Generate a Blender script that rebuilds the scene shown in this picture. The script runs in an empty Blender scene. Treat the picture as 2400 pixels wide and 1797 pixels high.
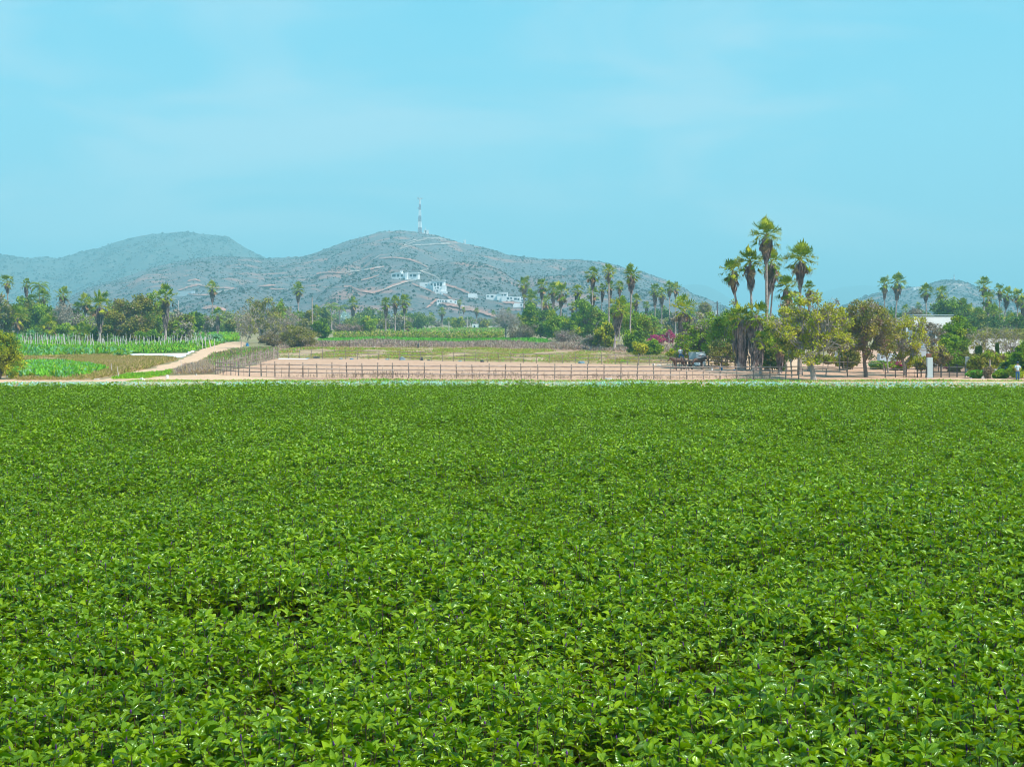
import bpy, math, random
import numpy as np
from mathutils import Vector, Matrix, noise as mnoise

R = math.radians
rng = np.random.default_rng(7)
random.seed(7)
S = bpy.context.scene
COL = S.collection

# ------------------------------------------------------------------ camera
CZ = 6.3            # eye height above the plain
F = 3333.0          # focal length in photo pixels (2400 wide)
HY = 739.0          # photo row of the horizon
cam_d = bpy.data.cameras.new("camera")
cam_d.sensor_width = 36.0
cam_d.lens = 36.0 * F / 2400.0
cam_d.shift_y = -(898.5 - HY) / 2400.0
cam_d.clip_start = 0.1
cam_d.clip_end = 40000
cam = bpy.data.objects.new("camera", cam_d)
COL.objects.link(cam)
cam.location = (0, 0, CZ)
cam.rotation_euler = (R(90), 0, 0)
S.camera = cam

# ------------------------------------------------------------------ sun and sky
sun_dir = Vector((0.62, -0.42, 0)).normalized() * math.cos(R(54)) + Vector((0, 0, math.sin(R(54))))
sd = bpy.data.lights.new("sun", 'SUN')
sd.energy = 5.0
sd.angle = R(0.5)
sd.color = (1.0, 0.95, 0.86)
sun = bpy.data.objects.new("sun", sd)
COL.objects.link(sun)
sun.rotation_euler = sun_dir.to_track_quat('Z', 'Y').to_euler()

W = bpy.data.worlds.new("World")
S.world = W
W.use_nodes = True
nt = W.node_tree
nt.nodes.clear()
out = nt.nodes.new('ShaderNodeOutputWorld')
bg = nt.nodes.new('ShaderNodeBackground')
bg.inputs['Strength'].default_value = 0.12
sky = nt.nodes.new('ShaderNodeTexSky')
sky.sky_type = 'NISHITA'
sky.sun_disc = False
sky.sun_elevation = R(54)
sky.sun_rotation = math.atan2(sun_dir.x, sun_dir.y)
tc = nt.nodes.new('ShaderNodeTexCoord')
sep = nt.nodes.new('ShaderNodeSeparateXYZ')
nt.links.new(tc.outputs['Generated'], sep.inputs[0])
ramp = nt.nodes.new('ShaderNodeValToRGB')
nt.links.new(sep.outputs['Z'], ramp.inputs[0])
cr = ramp.color_ramp
cr.elements[0].position = 0.0
cr.elements[0].color = (0.235, 0.580, 0.735, 1)
cr.elements[1].position = 1.0
cr.elements[1].color = (0.10, 0.45, 0.80, 1)
for p, c in ((0.06, (0.235, 0.600, 0.755)), (0.13, (0.228, 0.625, 0.785)), (0.215, (0.180, 0.605, 0.790)), (0.4, (0.16, 0.58, 0.90))):
    e = cr.elements.new(p)
    e.color = (*c, 1)
# thin high cloud: wide pale veils
mp = nt.nodes.new('ShaderNodeMapping')
mp.inputs['Scale'].default_value = (1.6, 1.0, 6.0)
mp.inputs['Rotation'].default_value = (0, R(9), 0)
nt.links.new(tc.outputs['Generated'], mp.inputs[0])
cn = nt.nodes.new('ShaderNodeTexNoise')
cn.inputs['Scale'].default_value = 2.1
cn.inputs['Detail'].default_value = 5
cn.inputs['Roughness'].default_value = 0.5
cn.inputs['Distortion'].default_value = 0.5
nt.links.new(mp.outputs[0], cn.inputs['Vector'])
mr = nt.nodes.new('ShaderNodeMapRange')
mr.interpolation_type = 'SMOOTHSTEP'
mr.inputs[1].default_value = 0.44
mr.inputs[2].default_value = 0.66
mr.inputs[3].default_value = 0.0
mr.inputs[4].default_value = 0.75
nt.links.new(cn.outputs['Fac'], mr.inputs[0])
cm = nt.nodes.new('ShaderNodeMix')
cm.data_type = 'RGBA'
nt.links.new(mr.outputs[0], cm.inputs[0])
nt.links.new(ramp.outputs[0], cm.inputs[6])
cm.inputs[7].default_value = (0.42, 0.69, 0.80, 1)
gain = nt.nodes.new('ShaderNodeVectorMath')
gain.operation = 'SCALE'
gain.inputs['Scale'].default_value = 1 / 0.12
nt.links.new(cm.outputs[2], gain.inputs[0])
mx = nt.nodes.new('ShaderNodeMix')
mx.data_type = 'RGBA'
mx.inputs[0].default_value = 0.9
nt.links.new(sky.outputs[0], mx.inputs[6])
nt.links.new(gain.outputs[0], mx.inputs[7])
nt.links.new(mx.outputs[2], bg.inputs['Color'])
nt.links.new(bg.outputs[0], out.inputs['Surface'])

S.view_settings.view_transform = 'Standard'
S.view_settings.look = 'None'
S.view_settings.gamma = 1.0
S.view_settings.exposure = 0.3
S.cycles.max_bounces = 6
S.cycles.transparent_max_bounces = 4
S.cycles.volume_bounces = 0
S.cycles.pixel_filter_type = 'BLACKMAN_HARRIS'
S.cycles.filter_width = 1.0

# ------------------------------------------------------------------ helpers
def at(px, py, Y):
    return Vector(((px - 1200) / F * Y, Y, CZ + (HY - py) / F * Y))

def gy(py):                     # distance of a point of the plain seen at this row
    return CZ * F / (py - HY)

def gp(px, py, z=0.0):
    Y = (CZ - z) * F / (py - HY)
    return Vector(((px - 1200) / F * Y, Y, z))

def tag(o, label=None, cat=None, group=None, kind=None):
    if label: o['label'] = label
    if cat: o['category'] = cat
    if group: o['group'] = group
    if kind: o['kind'] = kind
    return o

def mesh(name, parts, mats, smooth=False):
    """parts: list of (V, F, material index)"""
    me = bpy.data.meshes.new(name)
    vs, loops, tot, mi, off = [], [], [], [], 0
    for V, Fc, m in parts:
        V = np.asarray(V, dtype=np.float32).reshape(-1, 3)
        Fc = np.asarray(Fc, dtype=np.int32)
        if len(V) == 0 or len(Fc) == 0: continue
        vs.append(V); loops.append((Fc + off).ravel())
        tot.append(np.full(len(Fc), Fc.shape[1], dtype=np.int32))
        if np.ndim(m) == 0: mi.append(np.full(len(Fc), m, dtype=np.int32))
        else: mi.append(np.asarray(m, dtype=np.int32))
        off += len(V)
    V = np.concatenate(vs); L = np.concatenate(loops); T = np.concatenate(tot); M = np.concatenate(mi)
    me.vertices.add(len(V)); me.vertices.foreach_set('co', V.ravel())
    me.loops.add(len(L)); me.loops.foreach_set('vertex_index', L)
    me.polygons.add(len(T))
    st = np.concatenate([[0], np.cumsum(T)[:-1]]).astype(np.int32)
    me.polygons.foreach_set('loop_start', st)
    me.polygons.foreach_set('material_index', M)
    me.polygons.foreach_set('use_smooth', np.full(len(T), bool(smooth)))
    me.update(calc_edges=True)
    me.validate()
    for m in (mats if isinstance(mats, (list, tuple)) else [mats]): me.materials.append(m)
    return me

def obj(name, parts, mats, parent=None, loc=None, smooth=False):
    me = parts if isinstance(parts, bpy.types.Mesh) else mesh(name, parts, mats, smooth)
    o = bpy.data.objects.new(name, me)
    COL.objects.link(o)
    if parent: o.parent = parent
    if loc is not None: o.location = loc
    return o

def empty(name, loc, rz=0.0, label=None, cat=None, group=None):
    o = bpy.data.objects.new(name, None)
    COL.objects.link(o)
    o.location = loc; o.rotation_euler = (0, 0, rz)
    o.empty_display_size = 0.3
    return tag(o, label, cat, group)

def copy_tree(o, parent=None):
    c = o.copy(); COL.objects.link(c); c.parent = parent
    for ch in list(o.children): copy_tree(ch, c)
    return c

def box(c, s, rz=0.0):
    x, y, z = s[0] / 2, s[1] / 2, s[2] / 2
    V = np.array([(-x,-y,-z),(x,-y,-z),(x,y,-z),(-x,y,-z),(-x,-y,z),(x,-y,z),(x,y,z),(-x,y,z)])
    ca, sa = math.cos(rz), math.sin(rz)
    V = np.stack([V[:,0]*ca - V[:,1]*sa, V[:,0]*sa + V[:,1]*ca, V[:,2]], 1) + np.array(c)
    return V, np.array([(0,3,2,1),(4,5,6,7),(0,1,5,4),(1,2,6,5),(2,3,7,6),(3,0,4,7)])

def tube(pts, rad, n=6, cap=True):
    P = np.array([tuple(p) for p in pts], float)
    k = len(P)
    rad = np.broadcast_to(np.asarray(rad, float), (k,))
    T = np.gradient(P, axis=0)
    T /= np.linalg.norm(T, axis=1, keepdims=True) + 1e-9
    up = np.array([0, 0, 1.0]) if abs(T[0][2]) < 0.9 else np.array([1.0, 0, 0])
    A = np.cross(T, up); A /= np.linalg.norm(A, axis=1, keepdims=True) + 1e-9
    B = np.cross(T, A)
    th = np.arange(n) * 2 * np.pi / n
    V = P[:, None] + rad[:, None, None] * (np.cos(th)[None, :, None] * A[:, None] + np.sin(th)[None, :, None] * B[:, None])
    V = V.reshape(-1, 3)
    i = np.arange(k - 1)[:, None] * n; j = np.arange(n)[None]; jn = (j + 1) % n
    Fc = np.stack([i + j, i + jn, i + n + jn, i + n + j], -1).reshape(-1, 4)
    if cap:
        V = np.concatenate([V, P[:1], P[-1:]])
        a, b = len(V) - 2, len(V) - 1
        jj = np.arange(n); jn = (jj + 1) % n
        Fc = np.concatenate([Fc, np.stack([np.full(n, a), jn, jj, jj * 0 + a], 1)[:, :4], np.stack([np.full(n, b), (k-1)*n + jj, (k-1)*n + jn, jj * 0 + b], 1)])
        good = []
        # caps as degenerate-free triangles doubled into a separate list
        tri = np.concatenate([np.stack([np.full(n, a), jn, jj], 1), np.stack([np.full(n, b), (k-1)*n + jj, (k-1)*n + jn], 1)])
        return V, Fc[:(k - 1) * n], tri
    return V, Fc, None

def tubes(lst, n=6, m=0):
    """list of (pts, rad) -> parts"""
    out_ = []
    for p, r in lst:
        V, Q, T = tube(p, r, n)
        off = len(V)
        out_.append((V, Q, m))
        if T is not None: out_.append((V, T, m))
    return out_

def unit(v):
    v = np.asarray(v, float)
    return v / (np.linalg.norm(v, axis=-1, keepdims=True) + 1e-9)

def rand_dirs(n, up=0.0):
    v = rng.normal(size=(n, 3)); v[:, 2] += up
    return unit(v)

def kites(O, D, N, L, Wd, fold=0.12, wpos=0.45):
    """one pointed leaf quad each: base, left, tip, right"""
    O = np.asarray(O); D = unit(D); N = np.asarray(N)
    Sd = unit(np.cross(D, N)); Nn = np.cross(Sd, D)
    L = np.broadcast_to(L, (len(O),))[:, None]; Wd = np.broadcast_to(Wd, (len(O),))[:, None]
    b = O; t = O + D * L - Nn * L * fold
    l = O + D * L * wpos + Sd * Wd / 2 + Nn * L * fold * 0.6
    r = O + D * L * wpos - Sd * Wd / 2 + Nn * L * fold * 0.6
    V = np.stack([b, l, t, r], 1).reshape(-1, 3)
    Fc = np.arange(len(O) * 4).reshape(-1, 4)
    return V, Fc

# ------------------------------------------------------------------ materials
def newmat(name):
    m = bpy.data.materials.new(name); m.use_nodes = True
    n = m.node_tree; n.nodes.clear()
    return m, n

def colnoise(n, cols, scale, detail=4, coord='pos', contrast=(0.3, 0.7), rough=0.6, vec=None):
    """noise driven colour between the given colours"""
    tex = n.nodes.new('ShaderNodeTexNoise')
    tex.inputs['Scale'].default_value = scale
    tex.inputs['Detail'].default_value = detail
    tex.inputs['Roughness'].default_value = rough
    if vec is not None: n.links.new(vec, tex.inputs['Vector'])
    elif coord == 'pos':
        g = n.nodes.new('ShaderNodeNewGeometry'); n.links.new(g.outputs['Position'], tex.inputs['Vector'])
    else:
        g = n.nodes.new('ShaderNodeTexCoord'); n.links.new(g.outputs['Object'], tex.inputs['Vector'])
    rp = n.nodes.new('ShaderNodeValToRGB')
    k = len(cols)
    e = rp.color_ramp.elements
    e[0].position = contrast[0]; e[0].color = (*cols[0], 1)
    e[1].position = contrast[1]; e[1].color = (*cols[-1], 1)
    for i in range(1, k - 1):
        q = e.new(contrast[0] + (contrast[1] - contrast[0]) * i / (k - 1)); q.color = (*cols[i], 1)
    n.links.new(tex.outputs['Fac'], rp.inputs[0])
    return rp.outputs[0], tex

def solid(name, cols, scale=2.0, rough=0.85, bump=0.0, bscale=None, spec=0.3, contrast=(0.3, 0.7), metal=0.0, coord='pos', detail=4, objvar=0.0, trans=0.0, fine=None, tcol=None):
    m, n = newmat(name)
    o = n.nodes.new('ShaderNodeOutputMaterial')
    p = n.nodes.new('ShaderNodeBsdfPrincipled')
    c, tex = colnoise(n, cols, scale, detail, coord, contrast)
    if fine:
        c2, _ = colnoise(n, fine[1], fine[0], 3, coord, (0.35, 0.65))
        mm = n.nodes.new('ShaderNodeMix'); mm.data_type = 'RGBA'; mm.inputs[0].default_value = fine[2]
        n.links.new(c, mm.inputs[6]); n.links.new(c2, mm.inputs[7]); c = mm.outputs[2]
    if objvar:
        oi = n.nodes.new('ShaderNodeObjectInfo')
        hs = n.nodes.new('ShaderNodeHueSaturation')
        a = n.nodes.new('ShaderNodeMapRange'); a.inputs[3].default_value = 1 - objvar; a.inputs[4].default_value = 1 + objvar
        n.links.new(oi.outputs['Random'], a.inputs[0]); n.links.new(a.outputs[0], hs.inputs['Value'])
        b = n.nodes.new('ShaderNodeMapRange'); b.inputs[3].default_value = 0.5 + objvar * 0.07; b.inputs[4].default_value = 0.5 - objvar * 0.07
        n.links.new(oi.outputs['Random'], b.inputs[0]); n.links.new(b.outputs[0], hs.inputs['Hue'])
        n.links.new(c, hs.inputs['Color']); c = hs.outputs[0]
    n.links.new(c, p.inputs['Base Color'])
    p.inputs['Roughness'].default_value = rough
    p.inputs['Metallic'].default_value = metal
    p.inputs['Specular IOR Level'].default_value = spec
    if bump:
        t2 = n.nodes.new('ShaderNodeTexNoise'); t2.inputs['Scale'].default_value = bscale or scale * 4; t2.inputs['Detail'].default_value = 5
        g = n.nodes.new('ShaderNodeNewGeometry'); n.links.new(g.outputs['Position'], t2.inputs['Vector'])
        b = n.nodes.new('ShaderNodeBump'); b.inputs['Strength'].default_value = bump; b.inputs['Distance'].default_value = 1.0 / (bscale or scale * 4)
        n.links.new(t2.outputs['Fac'], b.inputs['Height']); n.links.new(b.outputs[0], p.inputs['Normal'])
    sh = p.outputs[0]
    if trans:
        t = n.nodes.new('ShaderNodeBsdfTranslucent')
        if tcol: t.inputs['Color'].default_value = (*tcol, 1)
        else: n.links.new(c, t.inputs['Color'])
        ms = n.nodes.new('ShaderNodeMixShader'); ms.inputs[0].default_value = trans
        n.links.new(sh, ms.inputs[1]); n.links.new(t.outputs[0], ms.inputs[2]); sh = ms.outputs[0]
    n.links.new(sh, o.inputs['Surface'])
    return m

M = {}
M['ground'] = solid('dry_ground', [(.20,.17,.075),(.30,.25,.12),(.42,.31,.19)], 0.05, 0.95, 0.4, 1.5, fine=(0.9, [(.12,.14,.045),(.34,.27,.15)], .4))
M['soil'] = solid('field_soil', [(.50,.28,.17),(.62,.37,.24)], 3.0, 0.95, 0.6, 14)
M['sand'] = solid('corral_sand', [(.47,.27,.17),(.57,.345,.225)], 0.25, 0.95, 0.5, 1.2, fine=(1.6, [(.38,.22,.14),(.66,.42,.28)], .45))
M['sand2'] = solid('track_sand', [(.56,.35,.215),(.70,.46,.29)], 0.3, 0.95, 0.4, 1.6, fine=(1.2, [(.46,.29,.19),(.74,.50,.32)], .35))
M['pinksand'] = solid('raked_soil', [(.40,.215,.15),(.52,.30,.21)], 0.4, 0.95, 0.6, 2.4, fine=(2.2, [(.33,.205,.14),(.60,.40,.28)], .4))
M['greensoil'] = solid('green_soil', [(.05,.12,.015),(.09,.17,.03)], 0.5, 0.95, 0.3, 2)
M['darksoil'] = solid('shaded_soil', [(.10,.075,.05),(.2,.15,.1)], 0.4, 0.95, 0.3, 2)
M['grasssoil'] = solid('grass_soil', [(.22,.17,.07),(.40,.27,.15),(.52,.34,.22)], 0.12, 0.95, 0.3, 2)
M['plastic'] = solid('white_sheet', [(.72,.74,.76),(.85,.86,.86)], 0.6, 0.5, 0.5, 2)

# ------------------------------------------------------------------ ground
FZ = 3.4                        # height of the raised basil field above the plain
def edge_y(x): return 47.2 - 0.03 * x
def gz(x, y):
    t = np.clip((y - (edge_y(x) + 1.0)) / 26.0, 0, 1)
    return FZ * (1 - t * t * (3 - 2 * t))

ys = np.concatenate([np.linspace(-250, -10, 6), np.linspace(0, 44, 23), np.linspace(45.5, 82, 40), np.linspace(90, 260, 30), np.geomspace(280, 9500, 26)])
xs = np.concatenate([-np.geomspace(5000, 60, 16), np.linspace(-55, 55, 45), np.geomspace(60, 5000, 16)])
X, Y = np.meshgrid(xs, ys)
Z = gz(X, Y)
V = np.stack([X, Y, Z], -1).reshape(-1, 3)
nx_, ny_ = len(xs), len(ys)
i = np.arange(ny_ - 1)[:, None] * nx_ + np.arange(nx_ - 1)[None]
Fg = np.stack([i, i + 1, i + nx_ + 1, i + nx_], -1).reshape(-1, 4)
tag(obj('ground', [(V, Fg, 0)], M['ground'], smooth=True), kind='structure')

from mathutils.geometry import tessellate_polygon
def densify(P, step, jit):
    out_ = []
    n = len(P)
    for a in range(n):
        p, q = np.array(P[a]), np.array(P[(a + 1) % n])
        L = np.linalg.norm(q - p); k = max(1, int(L / step))
        nr = np.array([-(q - p)[1], (q - p)[0]]) / (L + 1e-9)
        for j in range(k):
            w = p + (q - p) * j / k
            s = mnoise.noise(Vector((w[0] * 0.21, w[1] * 0.13, 3.3))) * jit + random.uniform(-.25, .25) * jit
            out_.append(w + nr * s)
    return out_

def patch(name, pix, z, mat_, jit=0.8, step=2.5, kind='structure', **kw):
    P = [tuple(gp(a, b)[:2]) for a, b in pix]
    Q = densify(P, step, jit)
    vs = [Vector((p[0], p[1], 0)) for p in Q]
    tri = tessellate_polygon([vs])
    V = np.array([(p[0], p[1], z) for p in Q])
    Fc = np.array(tri)
    a, b, c = V[Fc[:, 0]], V[Fc[:, 1]], V[Fc[:, 2]]
    cz = np.cross(b - a, c - a)[:, 2]
    Fc[cz < 0] = Fc[cz < 0][:, ::-1]
    o = obj(name, [(V, Fc, 0)], mat_)
    tag(o, kind=kind, **kw)
    return P

def in_poly(P, pts):
    P = np.array(P); x, y = pts[:, 0], pts[:, 1]
    c = np.zeros(len(pts), bool); n = len(P); j = n - 1
    for i_ in range(n):
        xi, yi, xj, yj = P[i_][0], P[i_][1], P[j][0], P[j][1]
        m_ = ((yi > y) != (yj > y)) & (x < (xj - xi) * (y - yi) / (yj - yi + 1e-12) + xi)
        c ^= m_; j = i_
    return c

def scatter(pix, n, world=False):
    P = np.array(pix if world else [tuple(gp(a, b)[:2]) for a, b in pix], float)
    lo, hi = P.min(0), P.max(0)
    out_ = []
    k = 0
    while k < n:
        q = rng.uniform(lo, hi, size=(n * 2, 2))
        q = q[in_poly(P, q)]
        out_.append(q); k += len(q)
    return np.concatenate(out_)[:n]

# roads, yards, corral floor and planted plots
FENCE_F = [(506,877.5),(560,881),(600,882.5),(740,885),(900,887),(1160,889),(1500,890),(1834,890)]
patch('corral_floor', [(506,877.5),(650,840),(850,842.5),(1190,850),(1460,854.5),(1600,859),(1760,864),(1870,866),(1880,891),(1500,891),(1160,890),(740,886),(560,882)], 0.012, M['sand'])
patch('field_road', [(-260,903),(-260,885),(130,889),(260,889.5),(420,880),(500,877.5),(600,883),(900,888),(1160,890),(1500,891),(1834,890.6),(2700,887),(2700,910),(1200,912)], 0.024, M['sand2'])
patch('dirt_road', [(236,892),(300,876),(350,865),(415,847),(446,834),(470,820),(505,808),(548,801),(574,801),(570,813),(540,820),(502,838),(470,852),(434,866),(384,881),(330,892)], 0.036, M['sand2'])
patch('raked_strip', [(650,888),(640,884.5),(900,887),(1160,889),(1500,890),(1834,890),(1834,893),(1500,893.5),(1160,893),(900,892)], 0.048, M['pinksand'], jit=.3)
patch('yard_ground', [(1850,890),(1880,866),(1890,842),(1960,826),(2060,815),(2190,812),(2560,825),(2700,893),(1850,893)], 0.018, M['sand'])
patch('garden_slope', [(1460,853),(1420,818),(1500,806),(1640,800),(1800,812),(1880,842),(1880,868),(1760,865),(1600,860)], 0.008, M['sand2'])
patch('vine_plot_ground', [(-60,829),(-60,803),(520,806),(446,826),(320,829),(180,834)], 0.014, M['greensoil'])
patch('crop_plot_ground', [(28,886),(20,862),(75,850),(130,853),(215,860),(250,872),(200,887),(130,891)], 0.016, M['greensoil'])
patch('meadow_ground', [(-60,890),(-60,829),(200,834),(330,837),(405,841),(415,845),(350,863),(290,878),(230,890)], 0.010, M['grasssoil'])
patch('fallow_ground', [(640,841),(640,822),(700,815),(1100,815),(1600,828),(1590,852),(1460,855),(1190,850.5),(850,843)], 0.010, M['grasssoil'])
patch('scrub_ground', [(600,822),(700,804),(1290,803),(1420,810),(1610,822),(1600,829),(1100,816),(700,816)], 0.02, M['pinksand'])
patch('green_plot_ground', [(735,803.5),(745,794),(1240,794),(1300,802),(1290,806)], 0.03, M['greensoil'])
patch('far_plot_ground', [(860,779),(930,771),(1180,771),(1190,781)], 0.03, M['greensoil'])
patch('side_plot_ground', [(455,801),(458,785),(565,783),(560,801)], 0.03, M['greensoil'])

# ------------------------------------------------------------------ hills
def hillmat(name, base, dry, soil, soilpos, soilamt, sc):
    m, n = newmat(name)
    o = n.nodes.new('ShaderNodeOutputMaterial'); p = n.nodes.new('ShaderNodeBsdfPrincipled')
    p.inputs['Roughness'].default_value = 0.95; p.inputs['Specular IOR Level'].default_value = 0.1
    c, t = colnoise(n, [base, dry], sc, 8, 'pos', (.36, .62), .75)
    c2, t2 = colnoise(n, [(0,0,0), (1,1,1)], sc * 0.12, 7, 'pos', (soilpos, soilpos + .07), .7)
    mm = n.nodes.new('ShaderNodeMix'); mm.data_type = 'RGBA'
    mu = n.nodes.new('ShaderNodeMath'); mu.operation = 'MULTIPLY'; mu.inputs[1].default_value = soilamt
    n.links.new(c2, mu.inputs[0]); n.links.new(mu.outputs[0], mm.inputs[0])
    n.links.new(c, mm.inputs[6]); mm.inputs[7].default_value = (*soil, 1)
    n.links.new(mm.outputs[2], p.inputs['Base Color'])
    b = n.nodes.new('ShaderNodeBump'); b.inputs['Strength'].default_value = .7; b.inputs['Distance'].default_value = 5
    n.links.new(t.outputs['Fac'], b.inputs['Height']); n.links.new(b.outputs[0], p.inputs['Normal'])
    n.links.new(p.outputs[0], o.inputs['Surface'])
    return m

class Hill:
    def __init__(s, name, ridge, Y0, Yr, mat_, amp=1.0, nx=260, ns=70, foot=0.0, seed=0.0):
        s.rx = np.array([r[0] for r in ridge], float); s.ry = np.array([r[1] for r in ridge], float)
        s.Y0, s.Yr, s.amp, s.seed = Y0, Yr, amp, seed
        pxs = np.linspace(s.rx[0], s.rx[-1], nx); ss = np.concatenate([np.linspace(0, 1, ns), 1 + np.linspace(.08, .9, 8)])
        V = np.array([s.pt(px, t) for t in ss for px in pxs])
        i = np.arange(len(ss) - 1)[:, None] * nx + np.arange(nx - 1)[None]
        Fc = np.stack([i, i + 1, i + nx + 1, i + nx], -1).reshape(-1, 4)
        s.o = tag(obj(name, [(V, Fc, 0)], mat_, smooth=True), kind='structure')
    def pt(s, px, t):
        zr = max(0.0, (HY + 0.5 - np.interp(px, s.rx, s.ry)) / F * s.Yr + CZ)
        tt = min(t, 1.0)
        g = 0.75 * tt + 0.25 * tt * tt * (3 - 2 * tt)
        Y = s.Y0 + (s.Yr - s.Y0) * t
        if t > 1: g = max(0, 1 - (t - 1) * 1.3)
        x = (px - 1200) / F * Y
        w = 4 * tt * (1 - tt) if t <= 1 else 0
        nz = mnoise.fractal(Vector((x / 330 + s.seed, Y / 900, s.seed)), 1.0, 2.1, 4) * 26 * w * s.amp * min(1, zr / 60)
        nz -= (1 - min(1, abs(mnoise.noise(Vector((x / 85 + s.seed, Y / 520, 8.8)))) * 3.2)) * 9 * w * s.amp * min(1, zr / 60)
        rz = mnoise.noise(Vector((x / 16, Y / 40, 5 + s.seed))) * 1.6 * s.amp if zr > 3 else 0
        return (x, Y, zr * g + nz + rz * .6 - (0.5 if t > 0 else 2.5))
    def on(s, px, py):
        """point of the near slope seen at this place"""
        lo, hi = 0.0, 1.0
        for _ in range(30):
            mid = (lo + hi) / 2
            p = s.pt(px, mid)
            row = HY - (p[2] - CZ) * F / p[1]
            if row > py: lo = mid
            else: hi = mid
        return Vector(s.pt(px, (lo + hi) / 2))

MAIN = [(60,742),(120,728),(157,700),(180,687),(205,674),(235,665),(266,658),(314,641),(358,625),(397,617),(445,608),(505,601),(541,601),(583,603),(621,606),(655,604.5),(700,602),(726,597),(757,586),(793,572),(829,560),(866,550),(890,543.5),(936,540.6),(972,543),(997,546.5),(1026,553),(1069,566),(1093,572),(1142,582),(1190,597),(1238,606),(1274,612),(1300,612),(1351,610),(1404,615),(1446,623),(1501,638),(1548,656),(1590,674),(1622,689),(1654,699.5),(1685,715),(1730,730),(1790,742)]
MAIN = [(a, b if not (100 < a < 170) else b) for a, b in MAIN]
M['hill'] = hillmat('scrub_hill', (.06,.11,.11), (.21,.185,.18), (.42,.22,.17), .53, .65, 0.09)
M['hill_far'] = hillmat('far_scrub_hill', (.045,.10,.095), (.15,.16,.14), (.30,.21,.15), .62, .4, 0.05)
hill = Hill('hill', MAIN, 1000, 2500, M['hill'], 1.0, 330, 90)
LEFT = [(-420,690),(-300,640),(-180,612),(-80,600),(0,597.5),(24,599),(48,604.5),(70,605),(109,602.6),(135,606.5),(155,602),(181,592.5),(205,586),(234,581.6),(266,569.5),(302,558.6),(350,549),(400,546),(438,544),(469,548),(505,551),(537,556),(554,568),(578,583),(602,595),(640,612),(700,640),(800,690),(900,735)]
hill_far = Hill('hill_range', LEFT, 2300, 3650, M['hill_far'], 1.3, 200, 50, seed=4.2)
RIGHT = [(1850,742),(1920,732),(1950,725),(1979,716),(2010,702),(2053,689),(2085,684),(2125,676.5),(2148,676),(2169,673.5),(2186,667),(2201,661.5),(2215,658),(2228,656.5),(2254,659),(2275,667),(2292,676),(2317,687),(2345,689),(2400,696),(2470,710),(2600,738)]
hill_r = Hill('hill_knoll', RIGHT, 1600, 2650, M['hill'], .8, 140, 40, seed=9.1)
FAINT = [(1480,742),(1540,700),(1575,682),(1590,674),(1605,668.5),(1628,666.5),(1654,668.5),(1675,678),(1696,690),(1717,705),(1745,722),(1800,742)]
hill_fa = Hill('hill_distant', FAINT, 6000, 8200, M['hill_far'], 1.0, 90, 20, seed=2.7)
RF2 = [(1850,742),(1900,700),(1940,681),(1972,673),(2030,668),(2080,676),(2120,690),(2200,735)]
hill_fb = Hill('hill_remote', RF2, 7200, 9100, M['hill_far'], 1.0, 60, 16, seed=3.7)

# tracks and cuts on the slopes
M['cut'] = solid('red_cut', [(.14,.12,.10),(.34,.19,.15),(.55,.28,.21)], 0.05, 0.95, 0.3, 0.2)
M['cutpale'] = solid('pale_cut', [(.15,.15,.13),(.32,.27,.235),(.50,.42,.35)], 0.05, 0.95, 0.3, 0.2)
TR = []
def track(pts, w, mat_, h=None, name='hill_track'):
    h = h or hill
    P = []
    for a in range(len(pts) - 1):
        (x0, y0), (x1, y1) = pts[a], pts[a + 1]
        k = max(2, int(math.hypot(x1 - x0, y1 - y0) / 3))
        for j in range(k + (a == len(pts) - 2)): P.append((x0 + (x1 - x0) * j / k, y0 + (y1 - y0) * j / k))
    V = []
    n = len(P)
    for k, (x, y) in enumerate(P):
        e = min(1, (k + .35) / 4, (n - k) / 4) ** .5
        ww = .75 * w * e * random.uniform(.35, 1.25) * (1 + .5 * mnoise.noise(Vector((x * .11, y * .2, 1))))
        yy = y + mnoise.noise(Vector((x * .05, y * .05, 7))) * 1.0
        a, b = h.on(x, yy - ww / 2), h.on(x, yy + ww / 2)
        a.z += 1.6; b.z += 1.1; a.y -= 1; b.y -= 1
        V += [tuple(b), tuple(a)]
        TR.append((x, yy, w * .35 + .8))
    Fc = [(2 * k, 2 * k + 2, 2 * k + 3, 2 * k + 1) for k in range(n - 1)]
    tag(obj(name, [(V, Fc, 0)], mat_), kind='structure')

track([(741,644),(760,641),(785,640),(810,642),(812,645)], 5.5, M['cut'])
track([(815,640),(840,637),(870,632),(895,628)], 3, M['cutpale'])
track([(865,636),(880,630),(900,627)], 4, M['cut'])
track([(846,660),(866,655),(888,648)], 3, M['cut'])
track([(880,608),(892,599)], 1.6, M['cutpale'])
track([(888,608),(930,606),(960,610),(985,620),(1000,627)], 3.2, M['cut'])
track([(992,624),(1002,627),(1004,632),(996,636),(984,638)], 2.2, M['cutpale'])
track([(984,638),(1000,642),(1020,650),(1030,656)], 1.5, M['cutpale'])
track([(806,675),(824,675),(845,684),(876,689),(896,683),(920,672),(945,664),(962,660)], 4.5, M['cut'])
track([(895,684),(925,673),(955,663),(970,660)], 1.6, M['cutpale'])
track([(966,668),(985,675),(1000,681),(1020,690)], 3, M['cut'])
track([(1035,668),(1055,673),(1075,680),(1100,690)], 6.5, M['cut'])
track([(1038,692),(1052,699),(1066,708),(1075,714)], 6, M['cut'])
track([(1000,725),(1010,716),(1022,706),(1040,714),(1070,720),(1090,728),(1100,730)], 10, M['cut'])
track([(1085,722),(1110,730),(1140,738),(1165,746)], 8, M['cut'])
track([(1080,718),(1095,722),(1115,728)], 2.2, M['cutpale'])
track([(1178,711),(1200,713),(1218,715)], 6, M['cut'])
track([(1152,736),(1160,745),(1172,753)], 7, M['cutpale'])
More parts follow.
